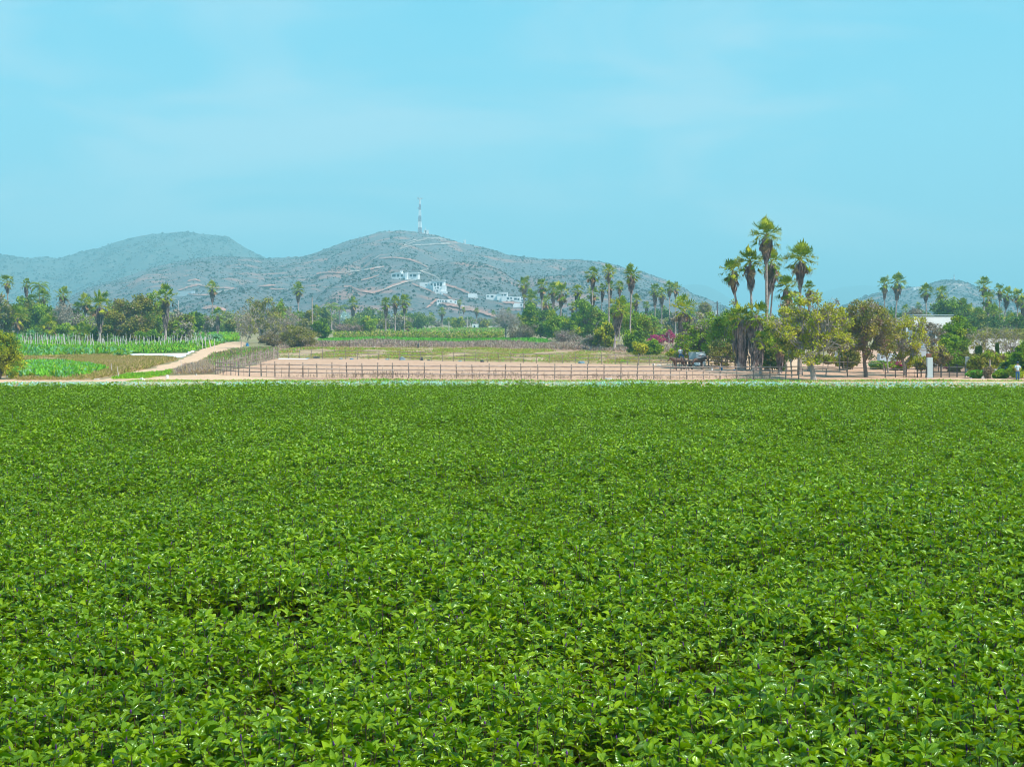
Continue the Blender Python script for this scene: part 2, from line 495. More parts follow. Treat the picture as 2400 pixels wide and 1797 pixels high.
track([(937,586),(946,579),(950,573),(962,567),(978,563)], 1.8, M['cutpale'])
track([(948,577),(965,571),(980,566),(1000,562)], 1.8, M['cutpale'])
track([(937,586),(955,580),(975,576),(990,575)], 2.4, M['cutpale'])
track([(985,566),(1003,560),(1025,560),(1045,564)], 5, M['cutpale'])
track([(1035,567),(1058,568),(1072,570)], 3, M['cut'])
track([(990,576),(1020,574),(1050,572),(1075,572)], 4, M['cutpale'])
track([(418,683),(440,675),(465,670),(492,675),(520,677),(556,678)], 5, M['cut'])
track([(440,668),(468,668),(488,674),(500,681)], 1.5, M['cutpale'])
track([(500,690),(525,684),(550,679)], 2.2, M['cutpale'])
track([(430,690),(470,694),(490,693)], 3, M['cut'])
track([(604,674),(630,671),(648,671)], 3.5, M['cut'])
track([(630,679),(655,680),(665,680)], 3, M['cut'])
track([(440,661),(458,657),(470,660)], 4, M['cut'])
track([(475,726),(500,722),(530,730)], 8, M['cut'])
track([(2222,690),(2233,681),(2245,673),(2255,669)], 4.2, M['cutpale'], hill_r)
track([(2215,669),(2240,668),(2268,669)], 1.8, M['cutpale'], hill_r)

# bushes dotted over the slopes (too many to count)
M['scrub'] = solid('hill_scrub_leaf', [(.045,.085,.07),(.10,.125,.10),(.24,.19,.165)], 0.03, 0.9, 0, spec=.1, contrast=(.35,.68))
def hill_scrub(h, n, px0, px1, size, nm='hill_scrub'):
    px = rng.uniform(px0, px1, n); t = rng.uniform(0.04, 1.03, n) ** .9
    den = np.array([mnoise.fractal(Vector((a * .02, b * 5, 2.2)), 1, 2.2, 4) for a, b in zip(px, t)]) * 1.1
    keep = rng.uniform(-.5, .5, n) < den + .25
    px, t = px[keep], t[keep]
    P = np.array([h.pt(a, b) for a, b in zip(px, t)])
    if h is hill:
        row = HY - (P[:, 2] - CZ) * F / P[:, 1]
        T_ = np.array(TR)
        near = (np.abs(px[:, None] - T_[None, :, 0]) < 3) & (np.abs(row[:, None] - T_[None, :, 1]) < T_[None, :, 2])
        P = P[~near.any(1)]
    n = len(P)
    sz = size * rng.lognormal(0, .35, n)
    O = np.repeat(P, 4, 0); O[:, 2] -= .2
    D = rand_dirs(n * 4, 1.0); D[:, 2] = np.abs(D[:, 2])
    V, Fc = kites(O, D, rand_dirs(n * 4), np.repeat(sz, 4), np.repeat(sz, 4) * 1.1, .1, .6)
    tag(obj(nm, [(V, Fc, 0)], M['scrub']), kind='stuff', label='dark dry bushes dotted over the hill slope', cat='scrub')
hill_scrub(hill, 24000, 120, 1740, 1.45)
hill_scrub(hill_far, 7000, -60, 640, 2.6)
hill_scrub(hill_r, 4000, 1900, 2460, 2.3)

# ------------------------------------------------------------------ the basil crop
def leafmat():
    m, n = newmat('basil_leaf')
    o = n.nodes.new('ShaderNodeOutputMaterial'); p = n.nodes.new('ShaderNodeBsdfPrincipled')
    oi = n.nodes.new('ShaderNodeObjectInfo'); g = n.nodes.new('ShaderNodeNewGeometry')
    rp = n.nodes.new('ShaderNodeValToRGB')
    e = rp.color_ramp.elements
    e[0].position = 0; e[0].color = (.010, .045, .001, 1)
    e[1].position = 1; e[1].color = (.31, .46, .002, 1)
    q = e.new(.45); q.color = (.120, .238, .001, 1)
    tx = n.nodes.new('ShaderNodeTexNoise'); tx.inputs['Scale'].default_value = 7; tx.inputs['Detail'].default_value = 3
    n.links.new(g.outputs['Position'], tx.inputs['Vector'])
    tl = n.nodes.new('ShaderNodeTexNoise'); tl.inputs['Scale'].default_value = .35; tl.inputs['Detail'].default_value = 2
    n.links.new(g.outputs['Position'], tl.inputs['Vector'])
    a = n.nodes.new('ShaderNodeMath'); a.operation = 'MULTIPLY_ADD'; a.inputs[1].default_value = .9
    n.links.new(g.outputs['Random Per Island'], a.inputs[0]); 
    b = n.nodes.new('ShaderNodeMath'); b.operation = 'MULTIPLY'; b.inputs[1].default_value = .38
    n.links.new(tx.outputs['Fac'], b.inputs[0]); n.links.new(b.outputs[0], a.inputs[2])
    b2 = n.nodes.new('ShaderNodeMath'); b2.operation = 'MULTIPLY_ADD'; b2.inputs[1].default_value = .5
    n.links.new(tl.outputs['Fac'], b2.inputs[0]); 
    sb = n.nodes.new('ShaderNodeMath'); sb.operation = 'SUBTRACT'; sb.inputs[1].default_value = .33
    n.links.new(a.outputs[0], sb.inputs[0]); n.links.new(sb.outputs[0], b2.inputs[2])
    n.links.new(b2.outputs[0], rp.inputs[0])
    # pale veins along the blade
    at_ = n.nodes.new('ShaderNodeAttribute'); at_.attribute_name = 'blade'
    sp = n.nodes.new('ShaderNodeSeparateXYZ'); n.links.new(at_.outputs['Vector'], sp.inputs[0])
    ab = n.nodes.new('ShaderNodeMath'); ab.operation = 'ABSOLUTE'; n.links.new(sp.outputs[0], ab.inputs[0])
    sl = n.nodes.new('ShaderNodeMath'); sl.operation = 'MULTIPLY_ADD'; sl.inputs[1].default_value = -1.6
    n.links.new(ab.outputs[0], sl.inputs[0])
    v9 = n.nodes.new('ShaderNodeMath'); v9.operation = 'MULTIPLY'; v9.inputs[1].default_value = 9.0
    n.links.new(sp.outputs[1], v9.inputs[0]); n.links.new(v9.outputs[0], sl.inputs[2])
    sn = n.nodes.new('ShaderNodeMath'); sn.operation = 'PINGPONG'; sn.inputs[1].default_value = .5
    n.links.new(sl.outputs[0], sn.inputs[0])
    bp = n.nodes.new('ShaderNodeBump'); bp.inputs['Strength'].default_value = .9; bp.inputs['Distance'].default_value = .006
    n.links.new(sn.outputs[0], bp.inputs['Height']); n.links.new(bp.outputs[0], p.inputs['Normal'])
    ve = n.nodes.new('ShaderNodeMapRange'); ve.inputs[1].default_value = 0; ve.inputs[2].default_value = .12; ve.inputs[3].default_value = .35; ve.inputs[4].default_value = 0
    mn = n.nodes.new('ShaderNodeMath'); mn.operation = 'MINIMUM'
    n.links.new(sn.outputs[0], mn.inputs[0]); n.links.new(ab.outputs[0], mn.inputs[1]); n.links.new(mn.outputs[0], ve.inputs[0])
    mm = n.nodes.new('ShaderNodeMix'); mm.data_type = 'RGBA'; n.links.new(ve.outputs[0], mm.inputs[0])
    n.links.new(rp.outputs[0], mm.inputs[6]); mm.inputs[7].default_value = (.22, .38, .02, 1)
    n.links.new(mm.outputs[2], p.inputs['Base Color'])
    p.inputs['Roughness'].default_value = .25
    p.inputs['Specular IOR Level'].default_value = .65
    p.inputs['Specular Tint'].default_value = (.75, 1, .75, 1)
    t = n.nodes.new('ShaderNodeBsdfTranslucent'); t.inputs['Color'].default_value = (.36, .56, .001, 1)
    ms = n.nodes.new('ShaderNodeMixShader'); ms.inputs[0].default_value = .25
    n.links.new(p.outputs[0], ms.inputs[1]); n.links.new(t.outputs[0], ms.inputs[2]); n.links.new(ms.outputs[0], o.inputs['Surface'])
    return m
M['basil'] = leafmat()
M['basil_stem'] = solid('basil_stem', [(.055,.02,.05),(.10,.05,.04),(.07,.10,.02)], 30, .6, coord='obj')
M['basil_flower'] = solid('basil_flower', [(.05,.015,.11),(.14,.045,.20)], 60, .7, coord='obj')

def blades(O, D, N, L, Wd, curl):
    """curved, folded basil leaves; 3 x 5 vertices each"""
    n = len(O)
    D = unit(D); Sd = unit(np.cross(D, N)); Nn = np.cross(Sd, D)
    v = np.array([0, .22, .5, .78, 1.0]); w = np.array([.06, .74, 1.0, .62, .0])
    u = np.array([-1, 0, 1.0])
    ang = curl[:, None] * v[None]                       # bends downwards along the blade
    fx = np.sin(ang) / (curl[:, None] + 1e-6); fz = -(1 - np.cos(ang)) / (curl[:, None] + 1e-6)
    C = O[:, None] + L[:, None, None] * (fx[..., None] * D[:, None] + fz[..., None] * Nn[:, None])
    wave = rng.uniform(-.06, .06, (n, 5))
    off = (u[None, None] * w[None, :, None] * Wd[:, None, None] / 2)[..., None] * Sd[:, None, None]
    lift = ((np.abs(u)[None, None] * w[None, :, None] * .32 + u[None, None] * wave[..., None]) * Wd[:, None, None])[..., None] * Nn[:, None, None]
    V = (C[:, :, None] + off + lift)                    # n,5,3,3
    uv = np.zeros((n, 5, 3, 3)); uv[..., 0] = (u[None, None] * w[None, :, None]); uv[..., 1] = v[None, :, None]
    base = np.arange(n)[:, None, None] * 15
    a = np.arange(4)[None, :, None] * 3; b = np.arange(2)[None, None]
    q = base + a + b
    Fc = np.stack([q, q + 1, q + 4, q + 3], -1).reshape(-1, 4)
    return V.reshape(-1, 3), Fc, uv.reshape(-1, 3)

def basil_plant(k):
    O, D, N, L = [], [], [], []
    stems, flowers = [], []
    nst = random.randint(8, 10)
    H = random.uniform(.46, .58)
    for s in range(nst):
        az = s * 2.4 + random.uniform(-.4, .4); sp = random.uniform(.05, .30)
        top = np.array([math.cos(az) * sp, math.sin(az) * sp, H * random.uniform(.78, 1.08)])
        mid = top * np.array([.6, .6, .5])
        pts = [np.zeros(3), mid, top]
        stems.append(([(0, 0, 0), tuple(mid), tuple(top)], [.005, .004, .002]))
        nn = random.randint(4, 6)
        a0 = random.uniform(0, 6.28)
        for j in range(nn):
            f = .30 + .70 * (j + .5) / nn if j < nn - 1 else 1.0
            p = (1 - f) ** 2 * pts[0] + 2 * f * (1 - f) * mid + f * f * top
            a0 += math.pi / 2 + random.uniform(-.3, .3)
            size = .098 * (1 - .22 * (f ** 4)) * random.uniform(.6, 1.3)
            for sgn in (0, math.pi):
                el = random.uniform(-.75, .40) + (.45 if f > .95 else 0)
                d = np.array([math.cos(a0 + sgn) * math.cos(el), math.sin(a0 + sgn) * math.cos(el), math.sin(el)])
                O.append(p + d * .012); D.append(d); L.append(size)
                N.append(np.array([0, 0, 1.0]) + rng.normal(size=3) * .3)
            if f > .95:            # small whorl at the tip
                for w in range(4):
                    az2 = a0 + .8 + w * 1.57 + random.uniform(-.3, .3); el = random.uniform(.4, 1.2)
                    d = np.array([math.cos(az2) * math.cos(el), math.sin(az2) * math.cos(el), math.sin(el)])
                    O.append(p.copy()); D.append(d); L.append(random.uniform(.05, .09)); N.append(np.array([0, 0, 1.0]) + rng.normal(size=3) * .4)
            elif random.random() < .75:   # side shoot
                az2 = a0 + 1.57
                for w in range(4):
                    el = random.uniform(.0, .9); az3 = az2 + w * 1.6
                    d = np.array([math.cos(az3) * math.cos(el), math.sin(az3) * math.cos(el), math.sin(el)])
                    q = p + np.array([math.cos(az2), math.sin(az2), .6]) * .045
                    O.append(q); D.append(d); L.append(random.uniform(.05, .085)); N.append(np.array([0, 0, 1.0]) + rng.normal(size=3) * .3)
        if random.random() < .2:
            h = random.uniform(.02, .05)
            tp = top + np.array([random.uniform(-.01, .01), random.uniform(-.01, .01), h])
            flowers.append(([tuple(top), tuple((top + tp) / 2), tuple(tp)], [.005, .007, .003]))
    O, D, N, L = np.array(O), np.array(D), np.array(N), np.array(L)
    V, Fc, uv = blades(O, D, N, L, L * rng.uniform(.36, .50, len(L)), rng.uniform(.2, 1.1, len(L)))
    parts = [(V, Fc, 0)] + tubes(stems, 4, 1) + (tubes(flowers, 6, 2) if flowers else [])
    me = mesh('basil_plant', parts, [M['basil'], M['basil_stem'], M['basil_flower']], smooth=True)
    a = me.attributes.new('blade', 'FLOAT_VECTOR', 'POINT')
    full = np.zeros((len(me.vertices), 3), np.float32); full[:, 0] = 1; full[:len(uv)] = uv
    a.data.foreach_set('vector', full.ravel())
    return me

NV = 9
plants = []
for k in range(NV):
    o = bpy.data.objects.new('basil_plant', basil_plant(k))
    plants.append(o)

# places in staggered rows
pts = []
row = 0
yy = 4.6
while yy < 52:
    hw = .375 * yy + 4.5
    dx = .215
    for x in np.arange(-hw, hw, dx):
        X_ = x + random.uniform(-.07, .07) + (row % 2) * dx / 2; Y_ = yy + random.uniform(-.07, .07)
        if Y_ < edge_y(X_) - .2 + .9 * mnoise.fractal(Vector((X_ * .7, 0, 3)), 1, 2, 3): pts.append((X_, Y_))
    yy += .285; row += 1
pts = np.array(pts)
gap = np.array([mnoise.noise(Vector((a * .9, b * .9, 0.5))) for a, b in pts])
pts = pts[(gap > np.where(pts[:, 1] < 14, -.47, -.62)) & (rng.uniform(size=len(pts)) > .015)]
g2 = np.array([mnoise.noise(Vector((a * 1.9, b * 1.5, 9.5))) for a, b in pts])
pts = pts[~((g2 < -.36) & (pts[:, 1] < 12))]
bump = np.array([mnoise.fractal(Vector((a * .28, b * .28, 1.5)), 1, 2, 3) for a, b in pts])
sc = 1.0 + .17 * bump + rng.normal(size=len(pts)) * .07
sc = np.clip(sc, .62, 1.35)
me = bpy.data.meshes.new('basil_crop')
P3 = np.stack([pts[:, 0], pts[:, 1], np.full(len(pts), FZ)], 1).astype(np.float32)
me.vertices.add(len(P3)); me.vertices.foreach_set('co', P3.ravel())
at1 = me.attributes.new('scl', 'FLOAT', 'POINT'); at1.data.foreach_set('value', sc.astype(np.float32))
rot = np.stack([rng.normal(size=len(P3)) * .10, rng.normal(size=len(P3)) * .10, rng.uniform(0, 6.28, len(P3))], 1).astype(np.float32)
at2 = me.attributes.new('rot', 'FLOAT_VECTOR', 'POINT'); at2.data.foreach_set('vector', rot.ravel())
at3 = me.attributes.new('idx', 'INT', 'POINT'); at3.data.foreach_set('value', rng.integers(0, NV, len(P3)).astype(np.int32))
crop = bpy.data.objects.new('basil_crop', me); COL.objects.link(crop)
tag(crop, 'dense glossy green basil crop with purple flower spikes filling the foreground', 'crop', kind='stuff')
print('basil plants', len(P3), 'leaf faces', len(plants[0].data.polygons))

def instancer(o, protos):
    g = bpy.data.node_groups.new('plant_scatter', 'GeometryNodeTree')
    g.interface.new_socket('Geometry', in_out='INPUT', socket_type='NodeSocketGeometry')
    g.interface.new_socket('Geometry', in_out='OUTPUT', socket_type='NodeSocketGeometry')
    gi = g.nodes.new('NodeGroupInput'); go = g.nodes.new('NodeGroupOutput')
    j = g.nodes.new('GeometryNodeGeometryToInstance')
    for p in protos:
        n_ = g.nodes.new('GeometryNodeObjectInfo'); n_.inputs['Object'].default_value = p
        n_.inputs['As Instance'].default_value = True
        g.links.new(n_.outputs['Geometry'], j.inputs[0])
    # each prototype its own instance
    g.nodes.remove(j)
    jn = g.nodes.new('GeometryNodeJoinGeometry')
    for n_ in [x for x in g.nodes if x.bl_idname == 'GeometryNodeObjectInfo'][::-1]: g.links.new(n_.outputs['Geometry'], jn.inputs[0])
    ip = g.nodes.new('GeometryNodeInstanceOnPoints')
    def attr(nm, tp):
        a = g.nodes.new('GeometryNodeInputNamedAttribute'); a.data_type = tp; a.inputs[0].default_value = nm
        return [s_ for s_ in a.outputs if s_.enabled and s_.name == 'Attribute'][0]
    g.links.new(gi.outputs[0], ip.inputs['Points'])
    g.links.new(jn.outputs[0], ip.inputs['Instance'])
    ip.inputs['Pick Instance'].default_value = True
    g.links.new(attr('idx', 'INT'), ip.inputs['Instance Index'])
    g.links.new(attr('rot', 'FLOAT_VECTOR'), ip.inputs['Rotation'])
    g.links.new(attr('scl', 'FLOAT'), ip.inputs['Scale'])
    g.links.new(ip.outputs[0], go.inputs[0])
    md = o.modifiers.new('scatter', 'NODES'); md.node_group = g
instancer(crop, plants)

# field soil sheet just above the terrace
q = [(x_, edge_y(x_) + .6) for x_ in np.linspace(26, -26, 20)]
V = [(-60, -40, FZ + .006), (60, -40, FZ + .006)] + [(a, b, FZ + .006) for a, b in q]
V = np.array(V); n_ = len(V)
tag(obj('field_soil', [(V, np.array([(0, k, k + 1) for k in range(1, n_ - 1)]), 0)], M['soil']), kind='structure')

# ------------------------------------------------------------------ vegetation materials
def leafm(name, cols0, sc=0.7, tr=.25, rough=.6, spec=.18, ov=.12, con=(.3, .7)):
    cols = [tuple(min(.85, c * k) for c, k in zip(q, (1.95, 1.75, .95) if q[1] > q[0] * .8 and q[2] < q[1] * .6 else (1.35, 1.3, 1.3))) for q in cols0]
    return solid(name, cols, sc, rough, 0, spec=spec, contrast=con, objvar=ov, trans=tr, fine=(5.0, [tuple(c * .6 for c in cols[0]), tuple(min(.9, c * 1.25) for c in cols[-1])], .4))
M['palm'] = leafm('palm_frond', [(.020,.062,.003),(.062,.140,.004),(.16,.22,.008)], 1.3, .28)
M['palm_y'] = leafm('palm_frond_yellow', [(.10,.165,.006),(.24,.26,.015)], 1.5, .25)
M['palm_dead'] = leafm('palm_frond_dead', [(.14,.08,.05),(.28,.17,.09),(.42,.26,.12)], 1.5, .12, .8, .15)
M['skirt'] = solid('dead_skirt', [(.13,.10,.11),(.26,.20,.19),(.42,.31,.25)], 1.6, .9, 0, spec=.1, trans=.05, objvar=.15)
M['ptrunk'] = solid('palm_trunk', [(.22,.17,.15),(.38,.30,.27),(.52,.42,.38)], 1.4, .9, .6, 6, spec=.1, objvar=.15)
M['bark'] = solid('bark', [(.16,.12,.10),(.27,.21,.18)], 1.5, .9, .7, 7, spec=.1)
M['bark_grey'] = solid('grey_bark', [(.24,.215,.20),(.44,.40,.37)], 1.5, .9, .5, 7, spec=.1)
M['bark_pink'] = solid('pink_bark', [(.42,.20,.14),(.6,.32,.22)], 1.5, .8, .5, 7, spec=.1)
G = {}
G['olive'] = leafm('olive_leaf', [(.04,.075,.022),(.115,.14,.035),(.26,.24,.07)], .7)
G['yellow'] = leafm('yellow_green_leaf', [(.08,.14,.01),(.22,.27,.018),(.42,.38,.04)], .8, .28)
G['bright'] = leafm('bright_green_leaf', [(.05,.13,.01),(.12,.23,.015),(.22,.31,.02)], .6, .28)
G['dark'] = leafm('dark_green_leaf', [(.018,.06,.022),(.045,.105,.03),(.09,.15,.03)], .6, .18)
G['blue'] = leafm('blue_green_leaf', [(.05,.16,.10),(.12,.30,.17),(.26,.45,.28)], .7, .2)
G['grey'] = leafm('grey_twig_leaf', [(.12,.115,.075),(.24,.215,.16),(.36,.32,.27)], .7, .1, .9, .1)
G['brown'] = leafm('brown_leaf', [(.10,.085,.045),(.19,.15,.085),(.30,.23,.14)], .8, .15, .8, .15)
G['red'] = leafm('reddish_leaf', [(.18,.09,.07),(.32,.19,.15)], .9, .15, .7, .2)
G['purple'] = leafm('purplish_brush', [(.17,.115,.11),(.32,.23,.20)], .8, .1, .9, .1)
G['magenta'] = leafm('magenta_flower', [(.22,.012,.08),(.50,.04,.20)], .9, .25, .7, .2)
G['silver'] = leafm('silver_frond', [(.30,.50,.46),(.52,.68,.62)], 1., .1, .5, .4)
G['bluefl'] = leafm('blue_flower', [(.16,.36,.68),(.35,.58,.85)], 1., .15, .7, .2)
G['far'] = leafm('far_leaf', [(.05,.115,.035),(.11,.17,.045),(.20,.215,.07)], .10, .2, ov=.3)
G['sage'] = leafm('sage_leaf', [(.17,.38,.38),(.29,.53,.56)], .9, .15, .6, .3)
G['straw'] = leafm('straw_grass', [(.30,.22,.09),(.46,.33,.16)], .12, .2, .8, .2, con=(.35,.65))
G['meadow'] = leafm('meadow_grass', [(.11,.15,.03),(.24,.20,.07),(.34,.25,.12)], .07, .2, .8, .2, con=(.35,.65))
G['greengrass'] = leafm('green_grass', [(.07,.22,.02),(.12,.33,.03)], .3, .25, .7, .2)

# ------------------------------------------------------------------ palms
def fan_crown(seed, n=40, dead=.2, droop=1.0, spread=1.0):
    """fan palm crown of unit radius; parts split by material"""
    rs = np.random.default_rng(seed)
    K = 9
    O, D, N, L, Wd, MI = [], [], [], [], [], []
    pet = []
    for i in range(n):
        f = (i + .5) / n
        el = 1.35 - 2.3 * f ** 1.05 * droop + rs.normal() * .13
        az = i * 2.39996 + rs.normal() * .2
        d = np.array([math.cos(az) * math.cos(el), math.sin(az) * math.cos(el), math.sin(el)])
        lp = (.30 + .34 * rs.random()) * spread
        tip = d * lp; tip[2] -= .06 * math.cos(el)
        s = np.array([-math.sin(az), math.cos(az), 0]); roll = rs.normal() * .5
        nn = np.cross(s, d); s2 = s * math.cos(roll) + nn * math.sin(roll)
        m = 0
        if f > 1 - dead: m = 2
        elif rs.random() < .25 + .35 * f: m = 1
        pet.append(([(0, 0, -.05), tuple(tip * .6 + np.array([0, 0, .02])), tuple(tip)], [.016, .011, .008]))
        lb = (.46 + .12 * rs.random())
        for k in range(K):
            a = (k - (K - 1) / 2) / ((K - 1) / 2) * 1.0
            dd = d * math.cos(a) + s2 * math.sin(a)
            dd[2] -= .16 + .22 * abs(a) * rs.random() + .22 * f
            ll = lb * (1 - .30 * abs(a) / 1.2) * (.88 + .24 * rs.random())
            O.append(tip); D.append(dd); N.append(nn + dd * .3); L.append(ll); Wd.append(ll * .21); MI.append(m)
            # drooping filament end
            e = tip + unit(dd) * ll * .82
            O.append(e); D.append(dd * .45 + np.array([0, 0, -.8])); N.append(nn); L.append(ll * .28); Wd.append(ll * .07); MI.append(m)
    V, Fc = kites(np.array(O), np.array(D), np.array(N), np.array(L), np.array(Wd), .12, .62)
    parts = [(V, Fc, np.array(MI))] + tubes(pet, 3, 1)
    return mesh('palm_crown', parts, [M['palm'], M['palm_y'], M['palm_dead']])

def pinnate_crown(seed, n=17, mats=None):
    rs = np.random.default_rng(seed)
    O, D, N, L = [], [], [], []
    rach = []
    for i in range(n):
        f = (i + .5) / n
        el = 1.3 - 1.35 * f + rs.normal() * .12; az = i * 2.39996 + rs.normal() * .2
        pts_ = []
        p = np.zeros(3); e = el
        for k in range(9):
            pts_.append(p.copy()); d = np.array([math.cos(az) * math.cos(e), math.sin(az) * math.cos(e), math.sin(e)])
            p = p + d * .15; e -= .19 + .05 * k * .5
        rach.append(([tuple(q) for q in pts_], np.linspace(.018, .004, 9)))
        s = np.array([-math.sin(az), math.cos(az), 0])
        for k in range(24):
            t = .8 + 7.2 * k / 24; a = int(t); q = pts_[a] + (pts_[min(8, a + 1)] - pts_[a]) * (t - a)
            d = unit(pts_[min(8, a + 1)] - pts_[a])
            for sg in (-1, 1):
                O.append(q); D.append(s * sg + d * .55 + np.array([0, 0, -.35 - .3 * rs.random()])); N.append(np.array([0, 0, 1.])); L.append(.30 * math.sin(.5 + 2.4 * k / 24) * (.85 + .3 * rs.random()))
    V, Fc = kites(np.array(O), np.array(D), np.array(N), np.array(L), np.array(L) * .16, .1, .4)
    return mesh('palm_crown', [(V, Fc, 0)] + tubes(rach, 3, 1), [M['palm'], M['palm_y']])

CROWNS = [fan_crown(11, 32, .10), fan_crown(12, 27, .12, 1.05), fan_crown(13, 34, .06, .98), fan_crown(14, 26, .14, 1.0), fan_crown(15, 30, .05, .95, 1.05), fan_crown(16, 29, .18, 1.1), fan_crown(17, 36, .1, 1.0)]
PINN = [pinnate_crown(21), pinnate_crown(22, 14)]
def silver_mesh():
    m = CROWNS[2].copy(); m.materials.clear()
    for k in range(3): m.materials.append(G['silver'])
    return m
SILVER = silver_mesh()

def skirt_mesh(r, length, rt, seed):
    """hanging dead fronds: wide on top, narrow below"""
    rs = np.random.default_rng(seed)
    n = int(min(900, 150 + 110 * length))
    z = -rs.random(n) ** 1.1 * length
    az = rs.uniform(0, 6.283, n)
    prof = rt + (r - rt) * (np.clip(1 + z / length, 0, 1) ** .75) * (1 - .35 * np.exp(z * 2.2 / r * .6))
    prof *= (.78 + .3 * np.sin(az * 3 + seed))
    rr = prof * rs.uniform(.45, 1.0, n)
    O = np.stack([np.cos(az) * rr, np.sin(az) * rr, z], 1)
    L = rs.uniform(.7, 1.5, n) * min(1.2, max(.45, length * .35)); 
    D = np.stack([np.cos(az) * .05 - np.cos(az) * .12, -np.sin(az) * .07, -np.ones(n)], 1) + rs.normal(size=(n, 3)) * .12
    N = np.stack([np.cos(az), np.sin(az), np.zeros(n)], 1) + rs.normal(size=(n, 3)) * .3
    V, Fc = kites(O, D, N, L, L * rs.uniform(.12, .30, n), .06, .4)
    return mesh('dead_skirt', [(V, Fc, 0)], M['skirt'])

def palm(x, top, skb, base, r, label, lean=0, kind='fan', group=None, tr=1.0, sk=None, cr_=None):
    """x, top row, lowest row of the dead skirt, row of the base, crown radius (photo pixels), base shift"""
    Y = gy(base)
    u = Y / F
    R_ = r * u
    ctop = at(x, top, Y)
    c = at(x, top + r * .98, Y)                       # hub of the crown
    b = gp(x + lean, base)
    root = empty('palm_tree' if kind == 'fan' else 'feather_palm' if kind == 'pin' else 'silver_palm', b, 0, label, 'palm', group)
    h = c - b
    n = 9
    rt = max(.13, min(.26, R_ * .1)) * tr
    P = []
    for k in range(n):
        t = k / (n - 1)
        w = t * t * (3 - 2 * t)
        P.append((h.x * (w * .6 + t * .4), h.y * w, h.z * t))
    rad = [rt * (1.5 - .55 * min(1, t * 3)) if t < .33 else rt * (.95 - .25 * t) for t in np.linspace(0, 1, n)]
    obj('trunk', tubes([(P, rad)], 8, 0), M['ptrunk'], root, smooth=True)
    if kind == 'pin': me = random.choice(PINN)
    elif kind == 'silver': me = SILVER
    else: me = CROWNS[cr_ if cr_ is not None else random.randrange(len(CROWNS))]
    cr = obj('crown', me, None, root)
    cr.location = h
    s = R_ * 1.16
    cr.scale = (s, s, s * random.uniform(.94, 1.06)); cr.rotation_euler = (random.uniform(-.1, .1), random.uniform(-.1, .1), random.uniform(0, 6.28))
    if skb:
        ln = (skb - (top + r * .98)) * u
        if ln > .3:
            sm = obj('dead_skirt', skirt_mesh((sk or random.uniform(.40, .62)) * R_, ln * .86, rt * 1.1, random.randrange(999)), None, root)
            # follow the stem where it leans
            sm.location = h * 1.0; sm.location.z -= .16 * R_
            sl = (Vector(P[-1]) - Vector(P[-3])).normalized()
            sm.rotation_euler = Vector((0, 0, 1)).rotation_difference(sl).to_euler()
    return root

